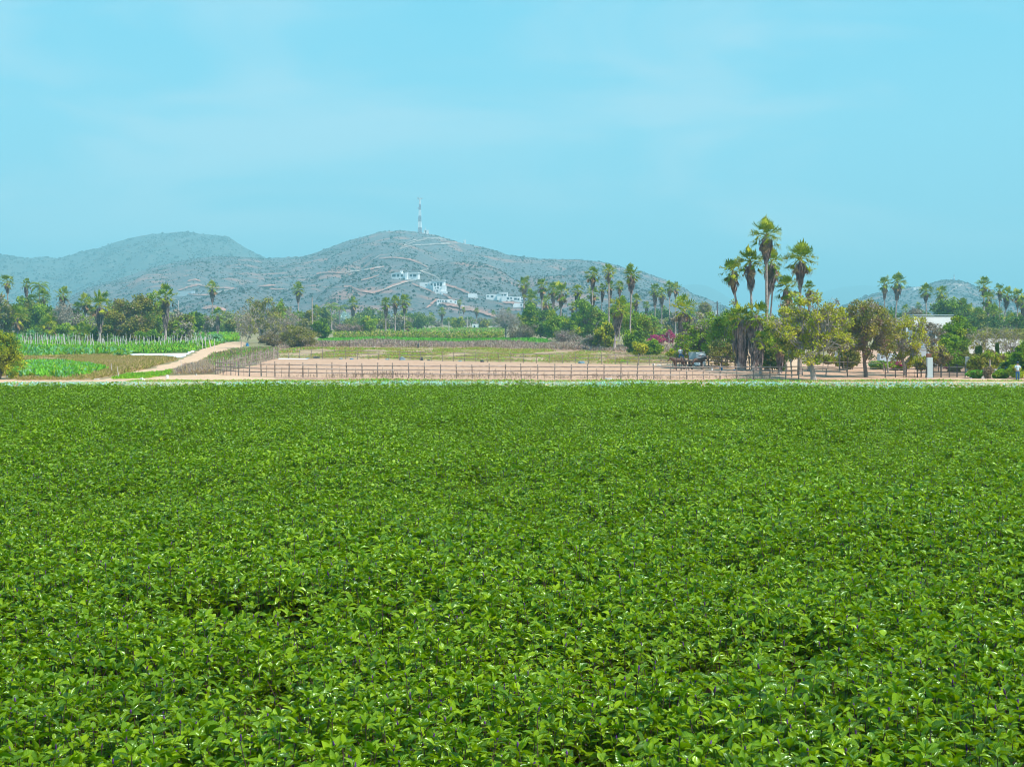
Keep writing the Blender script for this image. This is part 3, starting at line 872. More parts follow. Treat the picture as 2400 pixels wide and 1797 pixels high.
PL = [
 # left edge
 (18,643,682,797,18,'tall palm at the far left edge with grey dead skirt, standing above the leafy shrub'),
 (62,653,692,793,14,'small palm between the leftmost tall palm and the feathery palm'),
 (93,652,0,790,21,'feathery palm with one upright frond, highest of the left edge group', 0,'pin'),
 (101,677,715,792,20,'yellow-green palm directly below the feathery palm'),
 (147,671,716,790,20,'palm right of the left edge group, above the pale grey bush'),
 (74,690,735,789,17,'shaggy green palm half hidden below and left of the yellow-green palm'),
 (42,717,768,800,27,'broad low palm with pinkish trunk just right of the edge shrub'),
 (113,735,775,803,25,'low wide palm with yellow lower fronds behind the wooden stakes'),
 (122,772,0,803,14,'very small palm clump growing at the foot of the low wide palm'),
 (186,754,0,806,26,'stemless dark palm clump touching the ground behind the stakes'),
 (208,764,0,805,19,'dark short palm leaning against the base of the orange-trunked palm'),
 (234,684,770,808,31,'big palm with orange-brown trunk left of the large round tree'),
 (200,689,730,795,19,'palm with blue-green fronds half behind the orange-trunked palm'),
 (182,706,0,795,15,'dark palm tucked low between grey bush and orange-trunked palm'),
 (388,667,768,806,29,'large palm with very long pale grey dead skirt right of the round tree'),
 (498,658,702,782,16.5,'slender solitary palm against the red hill cuts'),
 (510,720,770,789,18,'short full palm directly below the slender solitary palm'),
 (699,662,704,779,16.5,'slender solitary palm just left of the bare wooden pole'),
 (702,728,752,783,12,'small bushy palm at the foot of the slender palm by the pole'),
 (741,714,0,779,15,'bushy palm immediately right of the bare wooden pole'),
 (757,720,0,776,12,'low palm between the pole palm and the two feathery palms'),
 (777,702,0,776,18,'left one of two feathery palms near the silver palm', 0,'pin'),
 (796,706,0,774,18,'right one of two feathery palms, arching over the silver palm', 0,'pin'),
 (808,733,0,772,15.5,'round silver-blue fan palm amid green shrubs', 0,'silver'),
 (827,696,740,775,17,'palm with brown skirt just right of the silver palm'),
 (904,697,739,784,14.5,'leftmost of three tall palms standing in a row behind the crop rows'),
 (926,693,732,784,13.5,'middle palm of three in a row behind the crop rows'),
 (948,691,730,784,16,'rightmost and largest of three tall palms in a row'),
 (957,753,778,785,11,'dwarf palm with pinkish skirt beside the row of three'),
 # middle distance
 (1036,720,750,768,11,'small round-headed palm below the low white house'),
 (1077,702,724,768,7,'thin palm in front of the right end of the low white house'),
 (1087,719,734,768,6,'tiny palm with dark skirt next to the thin palm below the low house'),
 (1117,721,742,770,7,'twin-stemmed looking slim palm behind the small white-roofed shed'),
 (1011,732,0,766,10,'bushy distant palm left of the round-headed small palm'),
 (1156,727,0,766,6,'narrow bluish distant palm left of the bare tree'),
 (1192,722,0,768,8,'distant palm head showing through the bare tree'),
 (1214,733,0,770,7,'small distant palm just right of the bare tree'),
 (1052,746,0,768,8,'low distant palm right under the round-headed small palm'),
 # central grove
 (1228,648,695,782,17.5,'leftmost tall palm of the central grove, left of the white hillside villa line'),
 (1245,682,738,783,21,'shorter golden palm at the left end of the central grove',-2),
 (1243,678,0,778,12,'small dark palm crown between the two leftmost grove palms'),
 (1270,653,696,788,17,'second tall palm from the left in the central grove'),
 (1278,690,730,786,17,'shaggy palm with hanging fronds under the second grove palm'),
 (1297,661,712,790,17,'dark-green palm left half hidden by the broad grove palm'),
 (1316,661,713,796,23,'broad spreading palm with straight slim trunk in the grove middle',-4),
 (1354,666,712,797,16,'round palm standing alone between broad palm and tall grove pair',-8),
 (1343,706,740,793,12,'palm with drooping brown skirt under the round grove palm',0),
 (1368,706,790,796,21,'squat palm with thick pale-blue dead skirt to the ground in the grove'),
 (1389,625,672,802,19,'tall palm above the squat skirted palm, left of the two highest grove heads',-2),
 (1389,670,713,800,17,'green palm directly underneath the tall left grove head'),
 (1427,617,658,803,19,'palm with short brown skirt, middle of the three highest grove heads'),
 (1412,665,702,798,12,'small leaning palm with white trunk in the grove',-6),
 (1429,657,703,798,14,'palm under the middle one of the highest grove heads'),
 (1452,659,690,801,12,'small palm crown right of the middle highest grove head'),
 (1480,622,679,819,21.5,'tallest slender palm at the right of the central grove, blond drooping fronds',-4),
 (1448,695,775,823,26,'big palm with patchy white trunk at the front right of the grove',-8),
 (1491,689,725,800,13,'small palm with dark skirt right of the tallest grove palm'),
 (1535,666,713,788,15,'left palm of the pair behind the pink bougainvillea'),
 (1551,675,715,789,14,'right palm of the pair behind the pink bougainvillea'),
 (1569,658,692,786,15,'left of two close palm heads right of the bougainvillea pair'),
 (1583,661,694,787,15,'right of two close palm heads right of the bougainvillea pair'),
 (1515,706,738,780,10,'small distant palm left of the bougainvillea pair'),
 (1556,716,742,775,9,'small bluish palm far behind the bougainvillea pair'),
 (1603,692,812,842,34,'massive palm with long grey skirt between bougainvillea and white trailer'),
 # tall right group
 (1717,602,678,862,33,'leftmost palm of the tall right group with curved bare trunk',30),
 (1759,580,668,866,34,'second palm from the left in the tall right group',6),
 (1796,512,602,868,39,'tallest palm of all, rising in the middle of the right group',1),
 (1808,584,672,864,30,'palm crown directly below the tallest palm, trunk leaning left',-22),
 (1812,618,672,862,22,'small yellow-green palm crown on the stem side of the tallest palm',-14),
 (1876,567,660,878,39,'tall palm at the right side of the right group, arching fronds',-2),
 (1845,643,716,862,31,'shaggy brownish palm between the tallest palm and the right arching palm',-6),
 (1896,660,712,870,17,'small palm rising from the top of the big green fork tree'),
 (1738,712,858,868,35,'left one of two squat palms with massive grey skirts down to the fence'),
 (1772,706,858,869,33,'right one of two squat palms with massive grey skirts down to the fence'),
 (1783,775,845,876,23,'young palm with orange dead frond in front of the tallest trunk'),
 (1828,790,862,878,25,'short dark palm behind the fence right of the tallest trunk'),
 (1842,720,790,868,24,'ragged palm half hidden between tallest trunk and green fork tree'),
 # far right
 (2073,648,695,790,17,'left palm of the pair above the reddish tree'),
 (2104,640,697,792,21,'right, bigger palm of the pair above the reddish tree',-8),
 (2170,665,704,790,18,'left palm of two rising behind the white flat-roofed house',2),
 (2206,670,715,790,18,'right palm of two rising behind the white flat-roofed house',-4),
 (2153,708,730,775,8,'little distant palm left of the house pair of palms'),
 (2122,714,0,785,11,'small palm head below the bigger palm of the reddish tree pair'),
 (2222,706,0,795,19,'feathery palm behind the right end of the white flat-roofed house',0,'pin'),
 (2256,700,0,795,16,'palm with blond heart between the feathery palm and the white-trunked palm'),
 (2306,649,690,790,20,'tall palm with bright white trunk near the right end',-1),
 (2316,680,730,792,20,'lower palm crown hugging the bright white trunk'),
 (2343,665,700,792,14,'narrow-crowned palm just right of the bright white trunk'),
 (2360,672,718,793,20,'leaning palm with broad crown near the right edge',-12),
 (2387,675,716,793,18,'palm with pale slim trunk at the right edge',-6),
 (2268,712,760,795,22,'dark shaggy palm in the dense clump right of the white house'),
 (2291,716,770,796,22,'dark palm clump left of the bright white trunk'),
 (2330,712,768,795,24,'dark bushy palm right below the bright white trunk crown'),
 (2368,735,780,795,18,'low yellowish palm under the leaning palm at the right'),
 (2399,690,740,794,18,'palm cut off by the right edge of the view'),
]
for row_ in PL:
    x, top, skb, base, r, lab = row_[:6]
    lean = row_[6] if len(row_) > 6 else 0
    kd = row_[7] if len(row_) > 7 else 'fan'
    kw = {}
    if 'massive grey skirts' in lab: kw = dict(sk=.75, tr=2.2)
    if 'squat palm with thick' in lab or 'massive palm' in lab: kw = dict(sk=.62, tr=1.6)
    palm(x, top, skb, base, r, lab, lean, kd, 'palms scattered over the farmland', **kw)

# ------------------------------------------------------------------ broadleaf trees and shrubs
def tree_meshes(hw, hh, th, depth=None, nclump=40, leaves=60, lsize=.3, clump=.28, leaf=('olive',), bark='bark', twigs=5, limb_r=.16, shell=.55, flat=0.0, forks=3, seed=None, bare=0.0):
    """hw half width, hh crown half height, th height of crown centre over the ground; returns trunk, crown meshes"""
    rs = np.random.default_rng(seed if seed is not None else rng.integers(1 << 30))
    depth = depth or hw
    d = rs.normal(size=(nclump, 3)); d = unit(d)
    rad = rs.uniform(shell, 1.0, nclump) ** .7
    lump = 1 + .34 * np.sin(d[:, 0] * 5 + rs.uniform(0, 6)) * np.cos(d[:, 2] * 4 + rs.uniform(0, 6)) + rs.normal(size=nclump) * .13
    C = d * (rad * lump)[:, None] * np.array([hw, depth, hh]) * .88
    C[:, 2] += th
    C[:, 2] = np.maximum(C[:, 2], th - hh * .92)
    # limbs: main forks then a bough to each clump
    fk = []
    fh = max(.25, (th - hh) * .8 + .25 * hh * .3)
    br = []
    lean = rs.normal(size=2) * hw * .05
    root_top = np.array([lean[0], lean[1], fh])
    br.append(([(0, 0, -.25), (lean[0] * .4, lean[1] * .4, fh * .5), tuple(root_top)], [limb_r * 1.35, limb_r * 1.02, limb_r * .95]))
    for k in range(forks):
        a = k * 6.283 / forks + rs.uniform(-.5, .5)
        e = np.array([math.cos(a) * hw * .36, math.sin(a) * depth * .36, th - hh * .05 + rs.normal() * hh * .12])
        m_ = root_top * .45 + e * .55 + np.array([math.cos(a), math.sin(a), -.4]) * hw * .06
        fk.append((root_top, m_, e))
        br.append(([tuple(root_top), tuple(m_), tuple(e)], [limb_r * .8, limb_r * .6, limb_r * .42]))
    tw = []
    for c in C:
        best = min(range(len(fk)), key=lambda q: np.linalg.norm((fk[q][2] - c)[:2] * 1.0))
        a, m_, e = fk[best]
        t = rs.uniform(.35, 1.0)
        s = (1 - t) ** 2 * a + 2 * t * (1 - t) * m_ + t * t * e
        mid = (s + c) / 2 + np.array([0, 0, -.08 * hh]) + rs.normal(size=3) * .05 * hw
        br.append(([tuple(s), tuple(mid), tuple(c)], [limb_r * .36, limb_r * .22, limb_r * .10]))
        for q in range(twigs):
            dd = unit(unit(c - np.array([0, 0, th * .8])) * .8 + rs.normal(size=3) * .75) * clump * hw * rs.uniform(.8, 1.7)
            k2 = c + dd * .5 + rs.normal(size=3) * .08 * clump * hw
            tw.append(([tuple(c), tuple(k2), tuple(c + dd)], [limb_r * .09, limb_r * .06, limb_r * .03]))
    tm = mesh('trunk', tubes(br, 6, 0) + tubes(tw, 3, 0), M[bark], smooth=True)
    # leaves
    O, D, N, L, MI = [], [], [], [], []
    nl = leaves
    for ci, c in enumerate(C):
        if rs.random() < bare: k = int(nl * .15)
        else: k = int(nl * rs.uniform(.6, 1.3))
        g_ = rs.normal(size=(k, 3)); g_ = unit(g_) * (rs.random((k, 1)) ** .5)
        p = c + g_ * clump * np.array([hw, depth, hh * .75]) 
        p[:, 2] = np.maximum(p[:, 2], .05)
        O.append(p); dd = rs.normal(size=(k, 3)) + g_ * .9; D.append(dd); N.append(rs.normal(size=(k, 3)) + np.array([0, 0, .8]))
        L.append(lsize * rs.uniform(.6, 1.35, k))
        w = rs.random(k); mi_ = np.zeros(k, int)
        own = rs.integers(len(leaf)) if rs.random() < .45 else 0
        for q in range(1, len(leaf)): mi_[(w > 1 - .22 * q / (len(leaf) - 1) * 1.3)] = q
        mi_[rs.random(k) < .6] = own
        MI.append(mi_)
    O = np.concatenate(O); D = np.concatenate(D); N = np.concatenate(N); L = np.concatenate(L); MI = np.concatenate(MI)
    V, Fc = kites(O, D, N, L, L * .62, .12, .5)
    cmh = mesh('crown', [(V, Fc, MI)], [G[g] for g in leaf])
    return tm, cmh

def tree(x, top, bot, base, hw, label, cat='tree', name='broadleaf_tree', group=None, leafpx=5.0, n=40, leaves=70, trunkx=0, **kw):
    """crown between rows top and bot, standing on row base; half width in photo pixels"""
    Y = gy(base); u = Y / F
    b = gp(x + trunkx, base)
    if x > 1600 and base > 840: hw *= 1.1; leafpx *= 1.12; leaves = int(leaves * 1.05); kw['lsize'] = kw.get('lsize', leafpx * u)
    hh = (bot - top) / 2 * u; th = (base - (top + bot) / 2) * u
    root = empty(name, b, 0, label, cat, group)
    kw.setdefault('limb_r', max(.04, min(.17, hw * u * .038))); kw.setdefault('lsize', leafpx * u)
    tm, cmh = tree_meshes(hw * u, hh, th, nclump=n, leaves=leaves, **kw)
    obj('trunk', tm, None, root)
    c = obj('crown', cmh, None, root)
    if trunkx: c.location.x = -trunkx * u * .6
    return root

TG = 'broadleaf trees and shrubs around the farm'
B = 'shrub'
T = [
 # x, top, bottom, base, half width, label, extras
 (0,762,885,889,50,'large leafy shrub cut by the left edge beside the basil field','shrub',dict(leaf=('yellow','dark','olive','dark'),n=60,leaves=170,leafpx=4.6,shell=.5)),
 (308,690,802,806,66,'big round olive-coloured tree left of the long-skirted palm','tree',dict(leaf=('olive','yellow','dark','brown'),n=90,leaves=170,leafpx=4.8,shell=.75,clump=.22)),
 (362,694,790,800,28,'bright green tree peeking out behind the big round olive tree','tree',dict(leaf=('bright','yellow'),n=40,leaves=130,shell=.7)),
 (150,703,768,795,36,'pale grey leafless bush between the left palms','shrub',dict(leaf=('grey',),n=40,leaves=55,bark='bark_grey',twigs=9,leafpx=3.5)),
 (190,735,790,797,28,'grey-green bush left of the orange-trunked palm','shrub',dict(leaf=('grey','olive','bright'),n=30,leaves=80)),
 (60,700,790,795,34,'dark green tree behind the left edge palms','tree',dict(leaf=('dark','bright','olive'),n=50,leaves=120,shell=.5)),
 (102,705,792,795,36,'yellow-green tree under the feathery palm','tree',dict(leaf=('bright','yellow','dark'),n=50,leaves=120,shell=.5)),
 (6,690,800,800,26,'olive tree behind the leafy edge shrub','tree',dict(leaf=('olive','dark','grey'),n=40,leaves=110)),
 (150,760,797,799,40,'low dark bushes beneath the grey leafless bush','shrub',dict(leaf=('bright','dark'),n=36,leaves=110)),
 (75,770,800,801,32,'low green hedge behind the low wide palm','shrub',dict(leaf=('dark','blue','bright'),n=36,leaves=110)),
 (240,760,806,807,24,'shaded shrub at the foot of the orange-trunked palm','shrub',dict(leaf=('dark','olive'),n=30,leaves=100)),
 (350,770,808,809,30,'small yellow-green shrub in front of the round olive tree','shrub',dict(leaf=('bright','yellow','dark'),n=30,leaves=100)),
 (424,738,800,803,34,'olive bush right of the long-skirted palm','shrub',dict(leaf=('olive','grey','bright'),n=50,leaves=120,shell=.5)),
 (455,735,785,792,22,'dark green bush left of the slender solitary palm','shrub',dict(leaf=('dark','bright'),n=40,leaves=110)),
 (432,762,808,809,28,'grey-green shrub at the end of the staked rows','shrub',dict(leaf=('grey','olive','bright'),n=36,leaves=90)),
 (480,742,776,790,17,'greyish little tree with white-painted trunk','tree',dict(leaf=('grey','olive'),n=30,leaves=80,bark='plaster',limb_r=.22)),
 (416,728,778,797,20,'dry grey shrub behind the olive bush','shrub',dict(leaf=('grey',),n=30,leaves=50,bark='bark_grey',twigs=7)),
 (543,752,775,789,15,'small round dark-topped tree on a thin stem','tree',dict(leaf=('olive','dark'),n=26,leaves=80)),
 (503,785,803,804,17,'blue-green shrub beside the small green plot','shrub',dict(leaf=('blue','dark'),n=24,leaves=80)),
 (565,714,800,816,27,'scraggy grey tree with bent branches at the end of the dirt road','tree',dict(leaf=('grey','brown','olive'),n=46,leaves=26,bark='bark_grey',twigs=9,leafpx=3.6,bare=.4,clump=.22)),
 (612,694,795,803,48,'large twiggy grey-green tree in the left middle','tree',dict(leaf=('olive','grey','yellow','dark'),n=90,leaves=60,bark='bark_grey',twigs=9,leafpx=3.8,clump=.18,limb_r=.38)),
 (582,730,800,806,24,'twiggy tree left of the large grey-green one','tree',dict(leaf=('grey','yellow','olive'),n=46,leaves=36,bark='bark_grey',twigs=8,leafpx=3.6,clump=.2)),
 (655,706,780,792,17,'leafy green tree rising behind the grey thicket','tree',dict(leaf=('bright','olive'),n=36,leaves=70,leafpx=4)),
 (652,740,806,808,34,'bare brownish thicket tree right of the large twiggy one','tree',dict(leaf=('grey','brown','olive'),n=60,leaves=50,bark='bark_grey',twigs=9,leafpx=3.6)),
 (672,722,770,790,22,'grey leafless tree below the slender palm by the pole','tree',dict(leaf=('grey','purple'),n=40,leaves=30,bark='bark_grey',twigs=9,leafpx=3.4)),
 (640,780,812,813,34,'brown rounded bush left of the big brown bush','shrub',dict(leaf=('brown','grey','olive'),n=50,leaves=120,leafpx=3.6,shell=.6)),
 (700,764,814,815,44,'big rounded olive-brown bush at the corral end','shrub',dict(leaf=('olive','brown','grey'),n=70,leaves=150,leafpx=3.4,shell=.65)),
 (754,748,792,797,22,'dark green small tree right of the big brown bush','tree',dict(leaf=('dark','olive','bright'),n=46,leaves=110)),
 (720,735,785,788,24,'olive bush behind the big brown bush','shrub',dict(leaf=('olive','grey'),n=36,leaves=90)),
 (822,759,782,783,36,'low purplish-brown hedge under the silver palm','shrub',dict(leaf=('purple','brown','olive'),n=50,leaves=110,leafpx=3.2,shell=.5)),
 (866,742,782,783,19,'yellow-green bush right of the purplish hedge','shrub',dict(leaf=('bright','yellow'),n=36,leaves=100)),
 (890,748,776,777,20,'grey-green bush left of the three palms in a row','shrub',dict(leaf=('olive','grey'),n=30,leaves=90)),
 (945,742,775,777,22,'grey brush around the feet of the three palms','shrub',dict(leaf=('grey','olive'),n=30,leaves=60,bark='bark_grey')),
 (1072,748,771,772,13,'round bush with orange top on the plain','shrub',dict(leaf=('yellow','brown','dark'),n=36,leaves=110,shell=.6)),
 (1136,752,770,771,10,'small olive bush right of the white-roofed shed','shrub',dict(leaf=('olive','yellow'),n=26,leaves=90)),
 (1187,722,782,797,38,'bare grey spreading tree standing alone at mid distance','tree',dict(leaf=('grey',),n=80,leaves=12,bark='bark_grey',twigs=10,leafpx=2.6,clump=.26,shell=.35,limb_r=.30)),
 (1225,758,796,798,34,'pale brown dry bush right of the bare tree','shrub',dict(leaf=('brown','grey','purple'),n=50,leaves=70,leafpx=3,bark='bark_grey',twigs=7)),
 (1270,724,790,794,34,'deep green round tree at the left foot of the grove','tree',dict(leaf=('dark','bright'),n=70,leaves=140,shell=.6)),
 (1306,735,797,800,30,'bright green tree in the left of the grove','tree',dict(leaf=('bright','dark','yellow'),n=60,leaves=130,shell=.5)),
 (1340,742,800,802,30,'yellow-green tree behind the skirted grove palm','tree',dict(leaf=('bright','yellow','dark'),n=60,leaves=120,shell=.5)),
 (1330,775,808,809,34,'grey brush in front of the grove','shrub',dict(leaf=('grey','olive','purple'),n=50,leaves=60,bark='bark_grey',twigs=7,leafpx=3.4)),
 (1400,725,795,802,36,'green tree with reddish leaves in the middle of the grove','tree',dict(leaf=('bright','red','olive'),n=60,leaves=120,shell=.5)),
 (1418,752,815,820,26,'yellow-green tree in front of the grove centre','tree',dict(leaf=('yellow','dark','olive'),n=50,leaves=120)),
 (1395,782,818,819,30,'grey dry shrub at the front of the grove','shrub',dict(leaf=('grey','purple','dark'),n=50,leaves=60,bark='bark_grey',twigs=7,leafpx=3.4)),
 (1462,700,790,800,30,'mixed green tree between the two tallest grove palms','tree',dict(leaf=('bright','olive','yellow'),n=60,leaves=120,shell=.5)),
 (1495,728,812,818,34,'green tree right of the tallest slender grove palm','tree',dict(leaf=('bright','yellow','olive'),n=60,leaves=110,shell=.5)),
 (1484,778,828,829,24,'dark green shrub behind the corral corner','shrub',dict(leaf=('dark','bright'),n=40,leaves=110)),
 (1527,797,832,833,22,'round bright green bush near the corral corner','shrub',dict(leaf=('bright','yellow'),n=40,leaves=120,shell=.6)),
 (1500,800,834,835,18,'small shaded bush beside the corral corner','shrub',dict(leaf=('yellow','dark'),n=30,leaves=90)),
 (1576,820,838,839,10,'tiny yellow-green bush left of the massive skirted palm','shrub',dict(leaf=('yellow','bright'),n=24,leaves=80)),
 (1542,748,785,786,34,'grey-green tree behind the bougainvillea','tree',dict(leaf=('olive','bright','grey'),n=50,leaves=110,shell=.5)),
 (1548,774,790,791,22,'olive hedge rising above the bougainvillea','shrub',dict(leaf=('bright','olive'),n=40,leaves=110)),
 (1650,703,745,790,18,'wispy pale green tree against the hill','tree',dict(leaf=('olive','grey'),n=40,leaves=60,leafpx=3)),
 (1650,738,840,857,48,'spreading bright green tree over the white trailer','tree',dict(leaf=('bright','yellow','dark','grey'),n=90,leaves=90,leafpx=4.8,clump=.18,shell=.4,limb_r=.2)),
 (1703,716,845,860,46,'tree with many grey twigs between trailer and skirted palms','tree',dict(leaf=('bright','dark','grey','yellow'),n=90,leaves=80,leafpx=4.8,clump=.18,shell=.4,bark='bark_grey')),
 (1692,790,858,862,34,'shaded low branches and brush right of the trailer','shrub',dict(leaf=('olive','dark','brown'),n=50,leaves=70,leafpx=4)),
 (1908,684,852,891,84,'big green tree with a forked trunk by the road','tree',dict(leaf=('yellow','bright','olive','grey'),n=130,leaves=95,leafpx=5.2,clump=.14,shell=.35,bark='bark_grey',limb_r=.25,forks=4,twigs=6)),
 (1856,704,850,884,44,'twiggy olive tree between the ragged palm and the fork tree','tree',dict(leaf=('olive','grey','yellow','dark'),n=80,leaves=80,leafpx=4.6,clump=.18,shell=.4,bark='bark_grey')),
 (2030,684,846,884,68,'big tree with reddish and grey foliage right of the fork tree','tree',dict(leaf=('olive','brown','red','yellow','grey'),n=120,leaves=75,leafpx=4.8,clump=.15,shell=.35,bark='bark',limb_r=.19,twigs=8)),
 (1985,740,835,872,38,'dark leaved tree between fork tree and reddish tree','tree',dict(leaf=('dark','yellow','olive'),n=70,leaves=85,leafpx=4.8,clump=.2,shell=.4)),
 (2122,732,860,881,56,'sparse yellowish tree left of the gate pillar','tree',dict(leaf=('yellow','brown','olive','grey'),n=90,leaves=62,leafpx=4.8,clump=.16,shell=.35,bark='bark_grey',limb_r=.17,twigs=8)),
 (2160,832,868,884,16,'small bronze-leaved tree against the gate pillar','tree',dict(leaf=('yellow','brown'),n=30,leaves=50,leafpx=4.5)),
 (2072,822,842,858,13,'little tree with salmon-pink trunk behind the wooden fence','tree',dict(leaf=('olive','bright'),n=20,leaves=30,bark='bark_pink',limb_r=.24)),
 (2242,752,824,850,38,'dense bright green tree above the iron gate','tree',dict(leaf=('bright','yellow','dark'),n=80,leaves=130,leafpx=4.6,shell=.5)),
 (2200,808,856,872,26,'dry-leaved small tree behind the gate','tree',dict(leaf=('brown','yellow','olive'),n=50,leaves=70,leafpx=4.4)),
 (2240,822,868,872,26,'dark green shrub behind the gate','shrub',dict(leaf=('bright','dark','brown'),n=50,leaves=90)),
 (2175,752,812,860,30,'twiggy tree with maroon leaves before the white house','tree',dict(leaf=('grey','red','brown'),n=50,leaves=40,bark='bark_grey',twigs=9,leafpx=4)),
 (2298,768,826,862,34,'bare-branched tree before the white garden wall','tree',dict(leaf=('olive','brown','grey'),n=60,leaves=13,bark='bark_grey',twigs=9,leafpx=4)),
 (2366,762,835,864,40,'thorny leafless tree at the right before the white wall','tree',dict(leaf=('olive','grey','brown'),n=70,leaves=12,bark='bark_grey',twigs=9,leafpx=4)),
 (2300,830,873,876,28,'olive shrub mass right of the second pillar','shrub',dict(leaf=('olive','bright','yellow'),n=60,leaves=110)),
 (2344,830,868,876,22,'green garden bush beside the thin cypress','shrub',dict(leaf=('yellow','bright','brown'),n=40,leaves=100)),
 (2394,822,878,886,22,'leafy green bush behind the standing person','shrub',dict(leaf=('bright','yellow','dark'),n=50,leaves=120)),
 (2382,858,886,888,14,'low yellow-green plant at the person\'s feet','shrub',dict(leaf=('bright','yellow'),n=30,leaves=100)),
 (2346,868,886,887,14,'low green clump between blue flowers and the post frame','shrub',dict(leaf=('bright','greengrass'),n=24,leaves=90)),
 (1998,818,862,866,16,'pale green shrub behind the double-trunked tree','shrub',dict(leaf=('olive','meadow'),n=30,leaves=80)),
 (1975,838,862,864,14,'small garden shrub beside the pale green one','shrub',dict(leaf=('olive','dark'),n=24,leaves=80)),
 (2060,848,864,866,22,'low green border plants behind the wooden fence','shrub',dict(leaf=('bright','blue','dark'),n=30,leaves=80)),
 (2105,846,866,868,22,'low mixed border plants left of the gate pillar','shrub',dict(leaf=('bright','olive','magenta'),n=30,leaves=70)),
 (2230,700,770,795,40,'dark green tree mass behind the white flat-roofed house','tree',dict(leaf=('dark','bright'),n=60,leaves=120,shell=.5)),
 (2300,740,790,800,50,'dense dark green trees under the white-trunked palm','tree',dict(leaf=('dark','bright','olive'),n=80,leaves=120,shell=.5)),
 (2382,745,795,800,44,'dark trees under the right edge palms','tree',dict(leaf=('dark','olive','bright'),n=70,leaves=120,shell=.5)),
 (2320,770,800,803,44,'olive hedge above the white garden wall','shrub',dict(leaf=('olive','yellow','grey'),n=60,leaves=100)),
 (2395,772,800,803,30,'olive hedge at the right end above the wall','shrub',dict(leaf=('olive','yellow'),n=40,leaves=100)),
 (1968,712,842,870,40,'thin-leaved olive tree between the fork tree and reddish tree','tree',dict(leaf=('olive','yellow','grey'),n=70,leaves=70,leafpx=4.6,clump=.2,shell=.35,bark='bark_grey',twigs=8)),
 (2082,728,842,875,38,'olive tree between the reddish tree and the sparse yellowish one','tree',dict(leaf=('olive','brown','yellow'),n=70,leaves=70,leafpx=4.6,clump=.2,shell=.35,bark='bark_grey',twigs=8)),
 (1802,748,858,868,34,'green tree directly behind the tallest palm trunk','tree',dict(leaf=('bright','olive','yellow'),n=60,leaves=90,leafpx=4.6,clump=.2,shell=.35)),
 (1605,770,838,846,30,'green tree between the massive skirted palm and trailer tree','tree',dict(leaf=('bright','olive','grey'),n=50,leaves=80,clump=.22,shell=.35)),
 (1240,715,792,796,26,'leafy tree at the leftmost trunks of the grove','tree',dict(leaf=('bright','yellow','dark'),n=50,leaves=120,shell=.4)),
 (1370,700,790,797,30,'tall green tree behind the skirted grove palm','tree',dict(leaf=('bright','dark'),n=50,leaves=110,shell=.4)),
 (1520,735,790,794,30,'leafy tree left of the bougainvillea hedge','tree',dict(leaf=('bright','olive'),n=50,leaves=110,shell=.4)),
 (2262,822,860,872,18,'olive shrub between the gate top and the second pillar','shrub',dict(leaf=('olive','yellow','brown'),n=40,leaves=90)),
 (2322,822,862,870,16,'dry tan shrub between the cypresses','shrub',dict(leaf=('brown','olive','yellow'),n=40,leaves=80)),
 (2360,826,858,868,16,'green bush behind the blue flowers','shrub',dict(leaf=('bright','dark'),n=40,leaves=100)),
 (2412,790,880,886,24,'big leafy bush cut by the right edge','shrub',dict(leaf=('bright','dark','yellow'),n=60,leaves=120)),
 (2226,790,822,862,22,'green tree top against the white upper band','tree',dict(leaf=('bright','yellow','dark'),n=40,leaves=100)),
 (1940,832,852,862,24,'low dry plants in the yard behind the fork tree','shrub',dict(leaf=('olive','brown','bright'),n=30,leaves=70)),
 (1812,800,868,874,30,'shaded undergrowth behind the tallest palm trunk','shrub',dict(leaf=('dark','olive','brown'),n=50,leaves=90)),
 (1625,800,836,846,20,'overhanging yellow-green bush above the trailer','shrub',dict(leaf=('yellow','bright'),n=30,leaves=80)),
 (2140,722,765,795,34,'sparse dry tree left of the flat-roofed house','tree',dict(leaf=('grey','olive','brown'),n=50,leaves=50,bark='bark_grey',twigs=7,leafpx=3.6)),
]
M['plaster'] = solid('plaster', [(.72,.72,.70),(.82,.82,.80)], 1.2, .8, .15, 6, spec=.2)
for x, top, bot, base, hw, lab, cat, ex in T:
    tree(x, top, bot, base, hw, lab, cat, 'broadleaf_tree' if cat == 'tree' else 'shrub', TG, **ex)

def blob(x, top, base, hw, label, leaf, name='shrub', cat='shrub', n=40, leaves=90, group=None, **kw):
    return tree(x, top, base, base + .5, hw, label, cat, name, group, n=n, leaves=leaves, leaf=leaf, **kw)
# bougainvillea in two mounds
blob(1540, 783, 806, 26, 'left, lower mound of pink bougainvillea', ('magenta','bright','magenta','olive'), 'bougainvillea', 'bougainvillea', 40, 60, 'pink bougainvillea bushes', leafpx=3)
blob(1572, 776, 806, 15, 'right, taller mound of pink bougainvillea', ('magenta','olive','magenta','grey'), 'bougainvillea', 'bougainvillea', 30, 60, 'pink bougainvillea bushes', leafpx=3)
blob(2150, 852, 866, 6, 'small red flowering plant left of the gate pillar', ('magenta','bright'), 'flowering_plant', 'plant', 12, 40, leafpx=3)
blob(2218, 852, 864, 8, 'pink flowering plant behind the iron gate', ('magenta','magenta','olive'), 'flowering_plant', 'plant', 12, 40, leafpx=3)
blob(2356, 846, 884, 18, 'blue flowering bush left of the standing person', ('dark','bluefl','bluefl','bright'), 'flowering_bush', 'bush', 40, 90, leafpx=2.6)
blob(2288, 868, 886, 20, 'mounded yellow-green grass at the road edge right of the gate', ('greengrass','meadow'), 'grass_mound', 'ornamental grass', 30, 140, leafpx=4)
blob(2316, 862, 887, 10, 'dark brown stump with dry tangled twigs by the post frame', ('brown','grey'), 'tree_stump', 'stump', 20, 60, leafpx=4)

